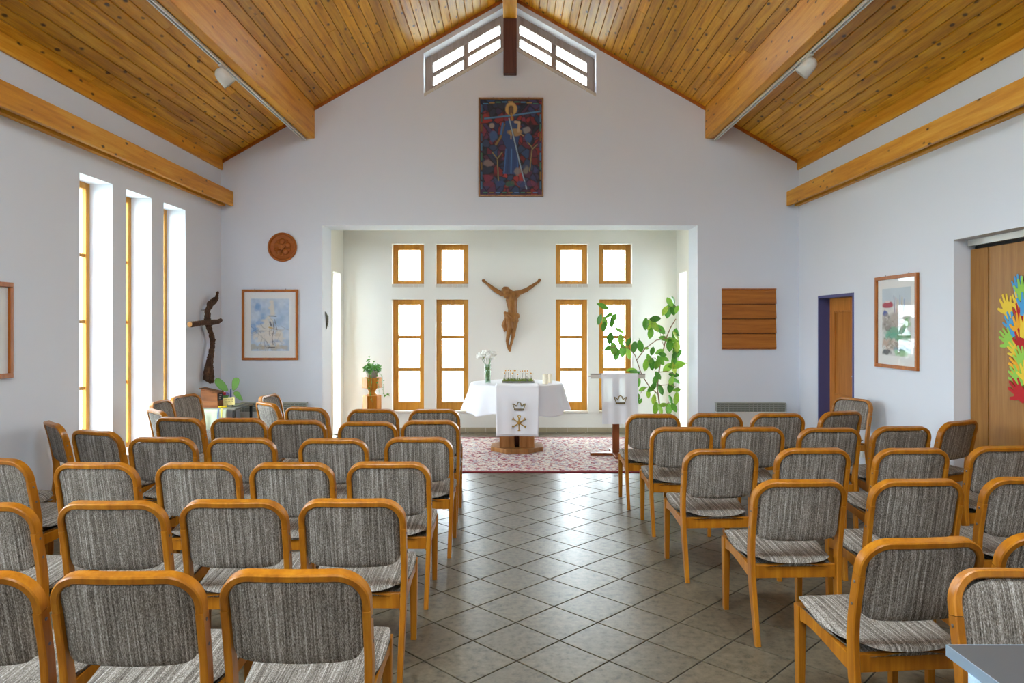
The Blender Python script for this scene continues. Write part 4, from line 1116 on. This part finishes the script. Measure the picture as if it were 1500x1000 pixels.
# paper hands on the partition
HO = [(-.18, 0), (-.22, .25), (-.36, .36), (-.50, .54), (-.49, .60), (-.43, .61), (-.30, .50), (-.22, .48), (-.24, .60), (-.29, .84), (-.25, .89), (-.19, .88), (-.12, .64), (-.09, .64), (-.08, .97), (-.04, 1.0), (.01, .98), (.03, .64), (.06, .64), (.12, .92), (.16, .94), (.20, .90), (.17, .60), (.20, .57), (.32, .76), (.37, .75), (.38, .70), (.27, .45), (.24, .2), (.18, 0)]
hm = {}
for c in ('yellow', 'blue', 'green', 'orange', 'red'):
    hm[c] = MB().prism([(x, y-.45) for x, y in HO], 'X', -.0012, 0).mesh('paper_hand', 'paper_'+c)
hands = [  # crop x, y, colour, tilt, size
 (258, 362, 'yellow', 22, .21, 'yellow paper hand reaching out farthest at the upper left of the cluster'),
 (278, 442, 'blue', 28, .21, 'blue paper hand just below the outermost yellow hand'),
 (262, 505, 'green', 50, .20, 'green paper hand at the left edge of the hand cluster'),
 (300, 560, 'yellow', 50, .20, 'yellow paper hand below the left green hand'),
 (308, 622, 'orange', 52, .20, 'orange paper hand between the lower yellow and green hands'),
 (305, 672, 'green', 48, .20, 'lowest green paper hand above the red one'),
 (312, 735, 'red', 52, .22, 'red paper hand at the very bottom of the cluster'),
 (312, 272, 'blue', 5, .18, 'small blue paper hand at the top of the cluster'),
 (312, 342, 'yellow', 12, .17, 'small yellow paper hand right of the outermost yellow hand'),
 (326, 395, 'red', 10, .20, 'red paper hand in the upper half of the cluster'),
 (318, 448, 'orange', 8, .20, 'orange paper hand beside the larger blue hand'),
 (330, 520, 'red', 20, .21, 'red paper hand in the middle of the cluster'),
 (334, 285, 'green', -5, .19, 'green paper hand at the top right of the cluster'),
 (332, 592, 'green', 25, .20, 'green paper hand low on the right of the cluster'),
 (350, 350, 'blue', -12, .20, 'blue paper hand cut by the right edge of the view'),
 (352, 450, 'yellow', -15, .20, 'yellow paper hand cut by the right edge of the view'),
 (356, 660, 'yellow', 10, .20, 'lowest yellow paper hand cut by the right edge'),
]
for i, (cx, cy, c, tilt, sz, lab) in enumerate(hands):
    p = on_side(1390+cx/3.03, 330+cy/3.03, HW+.135)
    o = obj('paper_hand', hm[c]); o.location = (HW+.135-.0015-.0013*i, p.y, p.z); o.scale = (1, sz*(1 if i % 2 else -1), sz); o.rotation_euler = (math.radians(tilt)*-1, 0, 0)
    tag(o, lab, 'paper hand', 'paper hands on the partition')

# ------------------------------------------------------------------ table corner at the lower right
ct_ = empty('grey_table', (1.138, 1.855, 0), label='plain grey table top whose corner enters at the lower right', cat='table')
MB().box(0, 1.4, -.75, 0, .712, .740).build('tabletop', 'grey_laminate', ct_, bevel=.002)
eb = MB(); eb.box(-.003, 0, -.75, .0, .711, .7405); eb.box(-.003, 1.4, 0, .003, .711, .7405); eb.build('edge_band', 'grey_edge', ct_)
for x, y in ((.02, -.11), (1.34, -.11), (.02, -.69), (1.34, -.69)):
    MB().tube([(x, y, 0), (x, y, .712)], .032, 16).build('leg', 'blue_tube', ct_, smooth=False)

# ------------------------------------------------------------------ corner with the root cross
rc = empty('root_cross', (-HW, 8.8, .9), label='cross made of gnarled dark root wood on the left wall', cat='cross')
C3 = lambda x, y, X=-3.69: on_side(270+x/5, 420+y/5, X)-rc.location
vm_ = MB()
vp = [(243, 42, 9), (238, 80, 11), (215, 105, 19), (190, 125, 19), (172, 170, 16), (168, 230, 18), (170, 270, 17), (192, 330, 15), (208, 390, 16), (205, 440, 15), (195, 500, 18), (185, 560, 22), (178, 620, 29), (180, 660, 32), (195, 684, 20)]
pp = [C3(x, y, -3.69-.012*math.sin(i*1.7)) for i, (x, y, r) in enumerate(vp)]
vm_.tube(pp, [r*.0020 for *_, r in vp], 10)
for i, p in enumerate(pp): vm_.ball(p, vp[i][2]*.0020*1.02, 8, 6)
for k in range(12):
    a = k*.9; b0 = pp[12]+Vector((math.cos(a)*.03, math.sin(a)*.03, .05)); vm_.tube([b0, b0+Vector((math.cos(a)*.02, math.sin(a)*.03, -.09)), b0+Vector((math.cos(a)*.03, math.sin(a)*.035, -.15))], [.012, .010, .006], 6)
o = remesh(vm_.build('trunk', 'root_wood', rc), .009, 1)
dp = o.modifiers.new('gnarl', 'DISPLACE'); tx = bpy.data.textures.new('gnarl', 'CLOUDS'); tx.noise_scale = .022; dp.texture = tx; dp.strength = .03
bm_ = MB(); bp = [C3(40, 275, -3.66), C3(90, 270, -3.65), C3(150, 262, -3.64), C3(200, 260, -3.635), C3(245, 256, -3.64), C3(268, 243, -3.65)]
bm_.tube(bp, [.036, .032, .032, .034, .030, .024], 12)
o = remesh(bm_.build('crossbar', 'root_wood', rc), .008, 1); dp = o.modifiers.new('gnarl', 'DISPLACE'); dp.texture = tx; dp.strength = .008
MB().tube([bp[0]+Vector((0, -.001, 0)), bp[0]+Vector((0, -.004, 0))], .027, 14).build('cut_end', 'carved_wood', rc)
MB().tube([C3(170, 235), C3(182, 285)], .040, 10).build('binding', 'black_metal', rc)
for z in (pp[4],): MB().tube([z, Vector((.004, z.y, z.z))], .006, 6).build('wall_peg', 'black_metal', rc)
# low table with cloth
tb_ = empty('side_table', (-3.46, 8.66, 0), label='low dark-legged side table in the left corner', cat='side table')
MB().box(-.27, .235, -.29, .30, .575, .598).build('tabletop', 'tray_grey', tb_, bevel=.003)
for x, y in ((-.25, -.27), (.215, -.27), (-.25, .28), (.215, .28)): MB().box(x-.013, x+.013, y-.013, y+.013, 0, .575).build('leg', 'black_metal', tb_)
cl = empty('table_cloth', (-3.46, 8.66, 0), label='pale green cloth with thin stripes over the low corner table', cat='tablecloth')
def sc(u, v):
    x = -.26+.40*u
    if v < .5: return (x+ .09*u*0, .28-v*2*.575, .601)
    t_ = (v-.5)*2; return (x, -.296-.012*math.sin(u*20)*t_-.012*min(1, t_*4), .601-.30*t_)
o = MB().grid(sc, 24, 20).build('cloth', 'table_linen', cl, smooth=True); o.modifiers.new('thickness', 'SOLIDIFY').thickness = .002
for u, m_ in ((.07, 'stripe_yellow'), (.74, 'stripe_blue'), (.84, 'stripe_yellow')):
    MB().grid(lambda a, v: (lambda p: (p[0], p[1]-.003, p[2]+.002))(sc(u+a*.035, .5+v*.499)), 3, 12).build('stripe', m_, cl)
TZ = .603
# donation box
bp0 = on_side(270+178/5, 420+885/5, -3.5); 
db = empty('wooden_box', (-3.555, 8.50, TZ), label='small brown wooden box with sloping lid on the corner table', cat='box')
MB().prism([(-.10, 0), (.10, 0), (.10, .17), (-.10, .215)], 'Y', -.075, .075).build('body', 'box_wood', db, bevel=.003)
MB().prism([(-.112, .222), (.112, .172), (.112, .182), (-.112, .232)], 'Y', -.085, .085).build('lid', 'box_wood', db, bevel=.002)
MB().box(-.108, .108, -.084, .084, 0, .075).build('plinth', 'box_wood', db, bevel=.003)
MB().box(.102, .106, -.06, .06, .08, .165).build('slate_panel', 'slate', db)
sc_ = MB()
for k in range(3): sc_.box(.106, .1065, -.04, .035-.015*k, .145-.022*k, .149-.022*k)
sc_.build('chalk_writing', 'paper_white', db)
cup = MB().lathe([(.026, 0), (.03, .003), (.036, .13), (.033, .13), (.027, .01), (.001, .01)], 18, cap=False).build('plastic_cup', 'vase_glass', smooth=True, loc=(-3.64, 8.86, TZ)); tag(cup, 'clear cup below the root cross on the corner table', 'cup')
# tulle butterfly
bf = empty('tulle_butterfly', (-3.45, 8.82, TZ+.03), label='green tulle butterfly standing on the corner table', cat='decoration')
def wing(pts, name):
    for _ in range(2): pts = [q for a, b in zip(pts, pts[1:]+pts[:1]) for q in ((a[0]*.75+b[0]*.25, a[1]*.75+b[1]*.25), (a[0]*.25+b[0]*.75, a[1]*.25+b[1]*.75))]
    MB().prism(pts, 'Y', 0, .002).build(name, 'tulle_green', bf)
    e = MB(); q = [(x, .001, z) for x, z in pts]; e.tube(q+[q[0]], .0018, 5); e.build('wing_wire', 'stem_green', bf)
wing([(-.02, .12), (-.07, .23), (-.15, .295), (-.20, .28), (-.20, .22), (-.13, .14)], 'wing'); wing([(.02, .12), (.01, .2), (.02, .28), (.07, .30), (.11, .28), (.09, .18)], 'wing')
wing([(-.02, .12), (-.11, .11), (-.14, .06), (-.10, .02), (-.03, .05)], 'wing'); wing([(.02, .12), (.10, .13), (.13, .06), (.155, -.0), (.06, .05)], 'wing')
MB().tube([(0, 0, -.03), (0, 0, .16)], [.012, .007], 8).build('body', 'blue_cloth', bf)
MB().lathe([(.04, -.03), (.034, .0), (.012, .06), (.002, .08)], 10, c=(.02, -.05, 0.0)).build('blue_skirt', 'blue_cloth', bf)
gd = empty('flower_garland', (-3.57, 8.76, TZ), label='small red and lilac silk flowers before the green butterfly', cat='flowers')
MB().tube([(-.10, 0, 0), (-.09, 0, .13), (0, 0, .155), (.10, -.01, .14)], .004, 6).build('wire', 'stem_green', gd)
for k, c in enumerate(('red_petal', 'red_petal', 'lilac_petal', 'lilac_petal', 'red_petal', 'red_petal', 'lilac_petal')):
    x = -.10+.034*k; z = .14+.012*math.sin(k*2); f2 = MB()
    for i in range(5): f2.ball((x+math.cos(i*1.257)*.012, -.012, z+math.sin(i*1.257)*.012), .012, 7, 5, (1, .5, 1))
    f2.build('blossom', c, gd, smooth=True)
cdz = empty('written_card', (-3.345, 8.50, TZ), label='little yellow card with handwriting propped on the corner table', cat='card')
mt = Matrix.Rotation(math.radians(-8), 4, 'X') @ Matrix.Rotation(math.radians(-6), 4, 'Y')
MB().box(-.068, .068, 0, .002, .02, .115, mt).build('card', 'card_yellow', cdz)
MB().box(-.03, .03, .0, .05, 0, .022).build('holder', 'tray_grey', cdz)
ink = MB()
for row, wds in enumerate(((-.052, -.02, -.012, .03, .036, .05), (-.045, -.03, -.022, .012, .02, .048))):
    z = .092-.027*row
    for a, b in zip(wds[::2], wds[1::2]): ink.tube([mt @ Vector((a+(b-a)*i/7, -.0012, z+.006*((i % 2)*2-1))) for i in range(8)], .0016, 4)
for x in (-.02, .025): ink.ball(mt @ Vector((x, -.001, .035)), .006, 6, 4)
ink.build('handwriting', 'ink', cdz)
for k, (x, y) in enumerate(((-3.415, 8.42), (-3.375, 8.43))):
    f2 = MB()
    for i in range(6): f2.ball((math.cos(i*1.047)*.017, math.sin(i*1.047)*.012, .012), .012, 7, 5, (1, 1, .8))
    o = f2.build('yellow_blossom', 'yellow_petal', smooth=True, loc=(x, y, TZ-.002)); tag(o, 'yellow paper blossom lying by the card, %s one' % ('left' if k == 0 else 'right'), 'flower', 'yellow blossoms on the corner table')

# ------------------------------------------------------------------ plant pedestal with ivy
PY = 9.95
PX = (545-VX)*PY/F
def zpx(py): return EYE+(VY-py)*PY/F
ps = empty('plant_pedestal', (PX, PY, 0), label='turned wooden pedestal of hexagonal blocks in the niche', cat='pedestal')
def hexa(r, ph=0.2): return [(r*math.cos(ph+k*PI/3), r*math.sin(ph+k*PI/3)) for k in range(6)]
r6 = .13
MB().prism(hexa(r6), 'Z', 0, zpx(578.5)).build('lower_block', 'stand_wood', ps, bevel=.006)
MB().lathe([(.075, zpx(578.5)-.002), (.06, zpx(576)), (.045, zpx(573.5)), (.055, zpx(571)), (.08, zpx(568)+.002)], 20).build('neck', 'stand_wood', ps, smooth=True)
MB().prism(hexa(r6+.006), 'Z', zpx(568), zpx(552.5)).build('upper_block', 'stand_wood', ps, bevel=.006)
zt_ = zpx(552.5)
iv = empty('potted_ivy', (PX+.005, PY, zt_), label='trailing ivy in a grey bowl on the wooden pedestal', cat='plant')
MB().lathe([(.060, 0), (.066, .004), (.098, .085), (.102, .098), (.095, .098), (.088, .08), (.001, .075)], 24, cap=False).build('pot', 'pot_grey', iv, smooth=True)
def leaf_quad(mb, p, size, r):
    n_ = Vector((r.uniform(-1, 1), r.uniform(-1, .2), r.uniform(.1, 1))).normalized(); a = n_.cross(Vector((r.uniform(-1, 1), r.uniform(-1, 1), .3))).normalized(); b = n_.cross(a)
    mb._add([p-a*size*.1, p+b*size*.45+a*size*.35+n_*size*.08, p+a*size, p-b*size*.45+a*size*.35+n_*size*.08, p+a*size*.4-n_*size*.03], [(0, 1, 4), (1, 2, 4), (2, 3, 4), (3, 0, 4)])
fo = MB(); r_ = random.Random(12)
for k in range(230):
    a = r_.uniform(0, 2*PI); rr_ = .12*math.sqrt(r_.random()); leaf_quad(fo, Vector((math.cos(a)*rr_, math.sin(a)*rr_, .085+r_.uniform(0, .14)*(1-rr_/.2))), r_.uniform(.025, .05), r_)
for k in range(12): leaf_quad(fo, Vector((-.05+r_.uniform(-.02, .02), 0, .2+.008*k)), .028, r_)
o = fo.build('foliage', 'ivy_leaf', iv); o['kind'] = 'stuff'
for path in ([(.09, -.06, .09), (.15, -.07, .02), (.16, -.07, -.1), (.17, -.07, -.22), (.2, -.07, -.25), (.26, -.06, -.22)], [(.06, -.1, .09), (.11, -.14, 0), (.11, -.14, -.12), (.12, -.14, -.2)], [(0, -.11, .09), (.02, -.16, .02), (.02, -.16, -.12)], [(-.03, -.1, .09), (-.03, -.17, 0), (.0, -.17, -.15), (.03, -.165, -.33)]):
    v_ = MB(); v_.tube(path, .002, 4)
    for (a, b) in zip(path, path[1:]):
        for i in range(4): leaf_quad(v_, Vector(a).lerp(Vector(b), i/4)+Vector((r_.uniform(-.01, .01), -.006, 0)), r_.uniform(.022, .036), r_)
    v_.build('trailing_vine', 'ivy_leaf', iv)

# ------------------------------------------------------------------ rubber plant in the niche
RY = 9.95
def rp(cx, cy, d=0.0):      # crop coordinates (860,420, scale 3.846) -> point
    return at(860+cx/3.846, 420+cy/3.846, RY+d)
base = rp(412, 720); base.z = 0
rpn = empty('rubber_plant', (base.x, base.y, 0), label='tall rubber plant with sprawling branches behind the lectern', cat='plant')
rl = rpn.location
MB().lathe([(.12, 0), (.125, .01), (.165, .27), (.172, .30), (.16, .30), (.15, .26), (.001, .25)], 28, cap=False).build('pot', 'terracotta', rpn, smooth=True)
br = [
 ([(412, 720, 0), (405, 640, 0), (395, 570, -.02), (402, 500, 0), (412, 430, .02), (430, 350, .03), (445, 290, .02), (470, 230, 0), (500, 180, -.02), (535, 145, -.03), (560, 150, -.04), (580, 170, -.05)], .011),
 ([(405, 610, 0), (350, 560, -.1), (310, 500, -.15), (285, 430, -.2), (270, 385, -.22), (240, 350, -.25), (180, 335, -.3), (130, 340, -.32)], .008),
 ([(280, 410, -.2), (330, 345, -.15), (390, 300, -.1), (440, 292, -.05), (490, 295, -.05), (540, 320, -.1), (565, 355, -.1), (575, 420, -.1)], .007),
 ([(240, 350, -.25), (200, 290, -.3), (150, 245, -.32), (110, 195, -.34), (90, 150, -.34)], .005),
 ([(402, 480, 0), (450, 475, -.1), (500, 495, -.12), (545, 525, -.14), (580, 555, -.14)], .005),
 ([(400, 555, 0), (460, 550, -.1), (520, 570, -.1), (575, 605, -.1)], .005),
 ([(440, 290, .02), (425, 260, -.06), (400, 225, -.1), (365, 205, -.12), (340, 215, -.14)], .005),
 ([(535, 140, -.03), (520, 112, -.05), (480, 108, -.08), (450, 125, -.1)], .004),
 ([(350, 560, -.1), (320, 575, -.2), (300, 600, -.2), (280, 640, -.2)], .004),
 ([(410, 440, 0), (385, 400, -.1), (360, 400, -.12), (340, 430, -.12)], .004),
 ([(405, 670, 0), (440, 660, -.1), (470, 650, -.1)], .004),
 ([(435, 340, .02), (420, 300, .0), (412, 260, .0)], .004),
]
for pts, r in br:
    n = len(pts); pts = [p for p in pts if rp(*p).x < AX-.09]; MB().tube([rp(*p)-rl for p in pts], [r*(1-.55*i/n) for i in range(n)], 7).build('branch', 'bark', rpn, smooth=True)
MB().tube([Vector((0, 0, .2)), rp(412, 720)-rl], .013, 8).build('stem', 'bark', rpn)
# one leaf mesh, slightly folded along its rib
def leaf_mesh():
    mb = MB(); n = 7; vs = []; fs = []
    for i in range(n):
        t_ = i/(n-1); w_ = .27*math.sin(PI*min(1, t_*.93+.05))**.75*(1 if i < n-1 else .05); z = -.10*t_*t_
        vs += [(-w_, t_, z+.05), (0, t_, z), (w_, t_, z+.05)]
    for i in range(n-1):
        for k in (0, 1): fs.append((i*3+k, i*3+k+1, (i+1)*3+k+1, (i+1)*3+k))
    mb._add(vs, fs); mb.tube([(0, -.16, .02), (0, 0, 0)], .018, 5)
    return mb.mesh('leaf', 'leaf', True)
lm = leaf_mesh()
lv = [(90, 110, 50, -60), (70, 185, 40, 200), (100, 200, 45, 170), (150, 175, 40, 30), (125, 160, 35, 60), (140, 200, 40, 10), (95, 225, 40, 190), (180, 245, 38, 300), (130, 290, 48, 185), (190, 300, 48, 170), (120, 345, 35, 250), (150, 350, 52, 175), (165, 380, 45, 190), (200, 360, 50, 185), (232, 375, 50, 170), (235, 310, 36, 20), (265, 340, 46, 195), (300, 335, 48, 170), (335, 345, 20, 90),
      (330, 210, 46, 185), (350, 220, 46, 175), (380, 220, 52, 150), (385, 180, 45, 80), (415, 240, 46, 140), (358, 262, 44, 190), (455, 140, 52, 190), (485, 128, 48, 170), (465, 85, 40, 330), (485, 75, 34, 340), (438, 135, 40, 210), (565, 125, 30, 20), (565, 140, 30, 60),
      (465, 330, 50, 180), (500, 345, 46, 160), (515, 265, 46, 10), (500, 275, 40, 330), (525, 350, 46, 200), (545, 370, 44, 170), (555, 305, 40, 190), (518, 380, 46, 230), (570, 340, 40, 180), (540, 440, 66, 262), (490, 415, 40, 200), (490, 460, 46, 165), (455, 455, 50, 230), (560, 268, 24, 300),
      (330, 440, 46, 185), (365, 435, 48, 175), (350, 405, 40, 340), (368, 360, 34, 10), (395, 435, 44, 200), (410, 365, 36, 60), (415, 415, 42, 150), (440, 405, 34, 120), (425, 380, 34, 100), (385, 525, 40, 200), (400, 500, 36, 150), (375, 560, 36, 210), (415, 580, 44, 160), (360, 575, 36, 240), (470, 565, 50, 185), (490, 495, 40, 95), (515, 530, 36, 120), (475, 530, 38, 200),
      (375, 635, 40, 190), (385, 685, 50, 190), (412, 690, 42, 160), (430, 665, 32, 80), (470, 635, 38, 340), (490, 680, 40, 150), (460, 690, 46, 185), (345, 605, 32, 180), (312, 575, 30, 60), (290, 620, 24, 180), (285, 640, 22, 150), (300, 645, 24, 210), (565, 630, 52, 180), (560, 580, 30, 80), (250, 470, 40, 270), (265, 480, 36, 100), (285, 535, 46, 185), (275, 500, 40, 220), (430, 290, 40, 280), (470, 300, 40, 90)]
r_ = random.Random(5)
for cx, cy, sz, ang in lv:
    d = -.05-.25*max(0, min(1, (420-cx)/330))+r_.uniform(-.06, .06)
    p = rp(cx, cy, d)-rl; p.x = min(p.x, AX-.15-rl.x); L_ = sz/3.846*RY/F*1.5
    o = obj('leaf', lm, rpn)
    a = math.radians(ang)      # image direction of the tip, clockwise from up
    dirv = Vector((math.sin(a), r_.uniform(-.5, .15), math.cos(a))).normalized()
    nrm = Vector((r_.uniform(-.6, .6), -1, r_.uniform(.0, .9))); xax = dirv.cross(nrm).normalized(); nrm = xax.cross(dirv).normalized()
    R3 = Matrix((xax, dirv, nrm)).transposed().to_4x4()
    o.matrix_basis = Matrix.Translation(p-dirv*L_*.5) @ R3 @ Matrix.Scale(L_, 4)
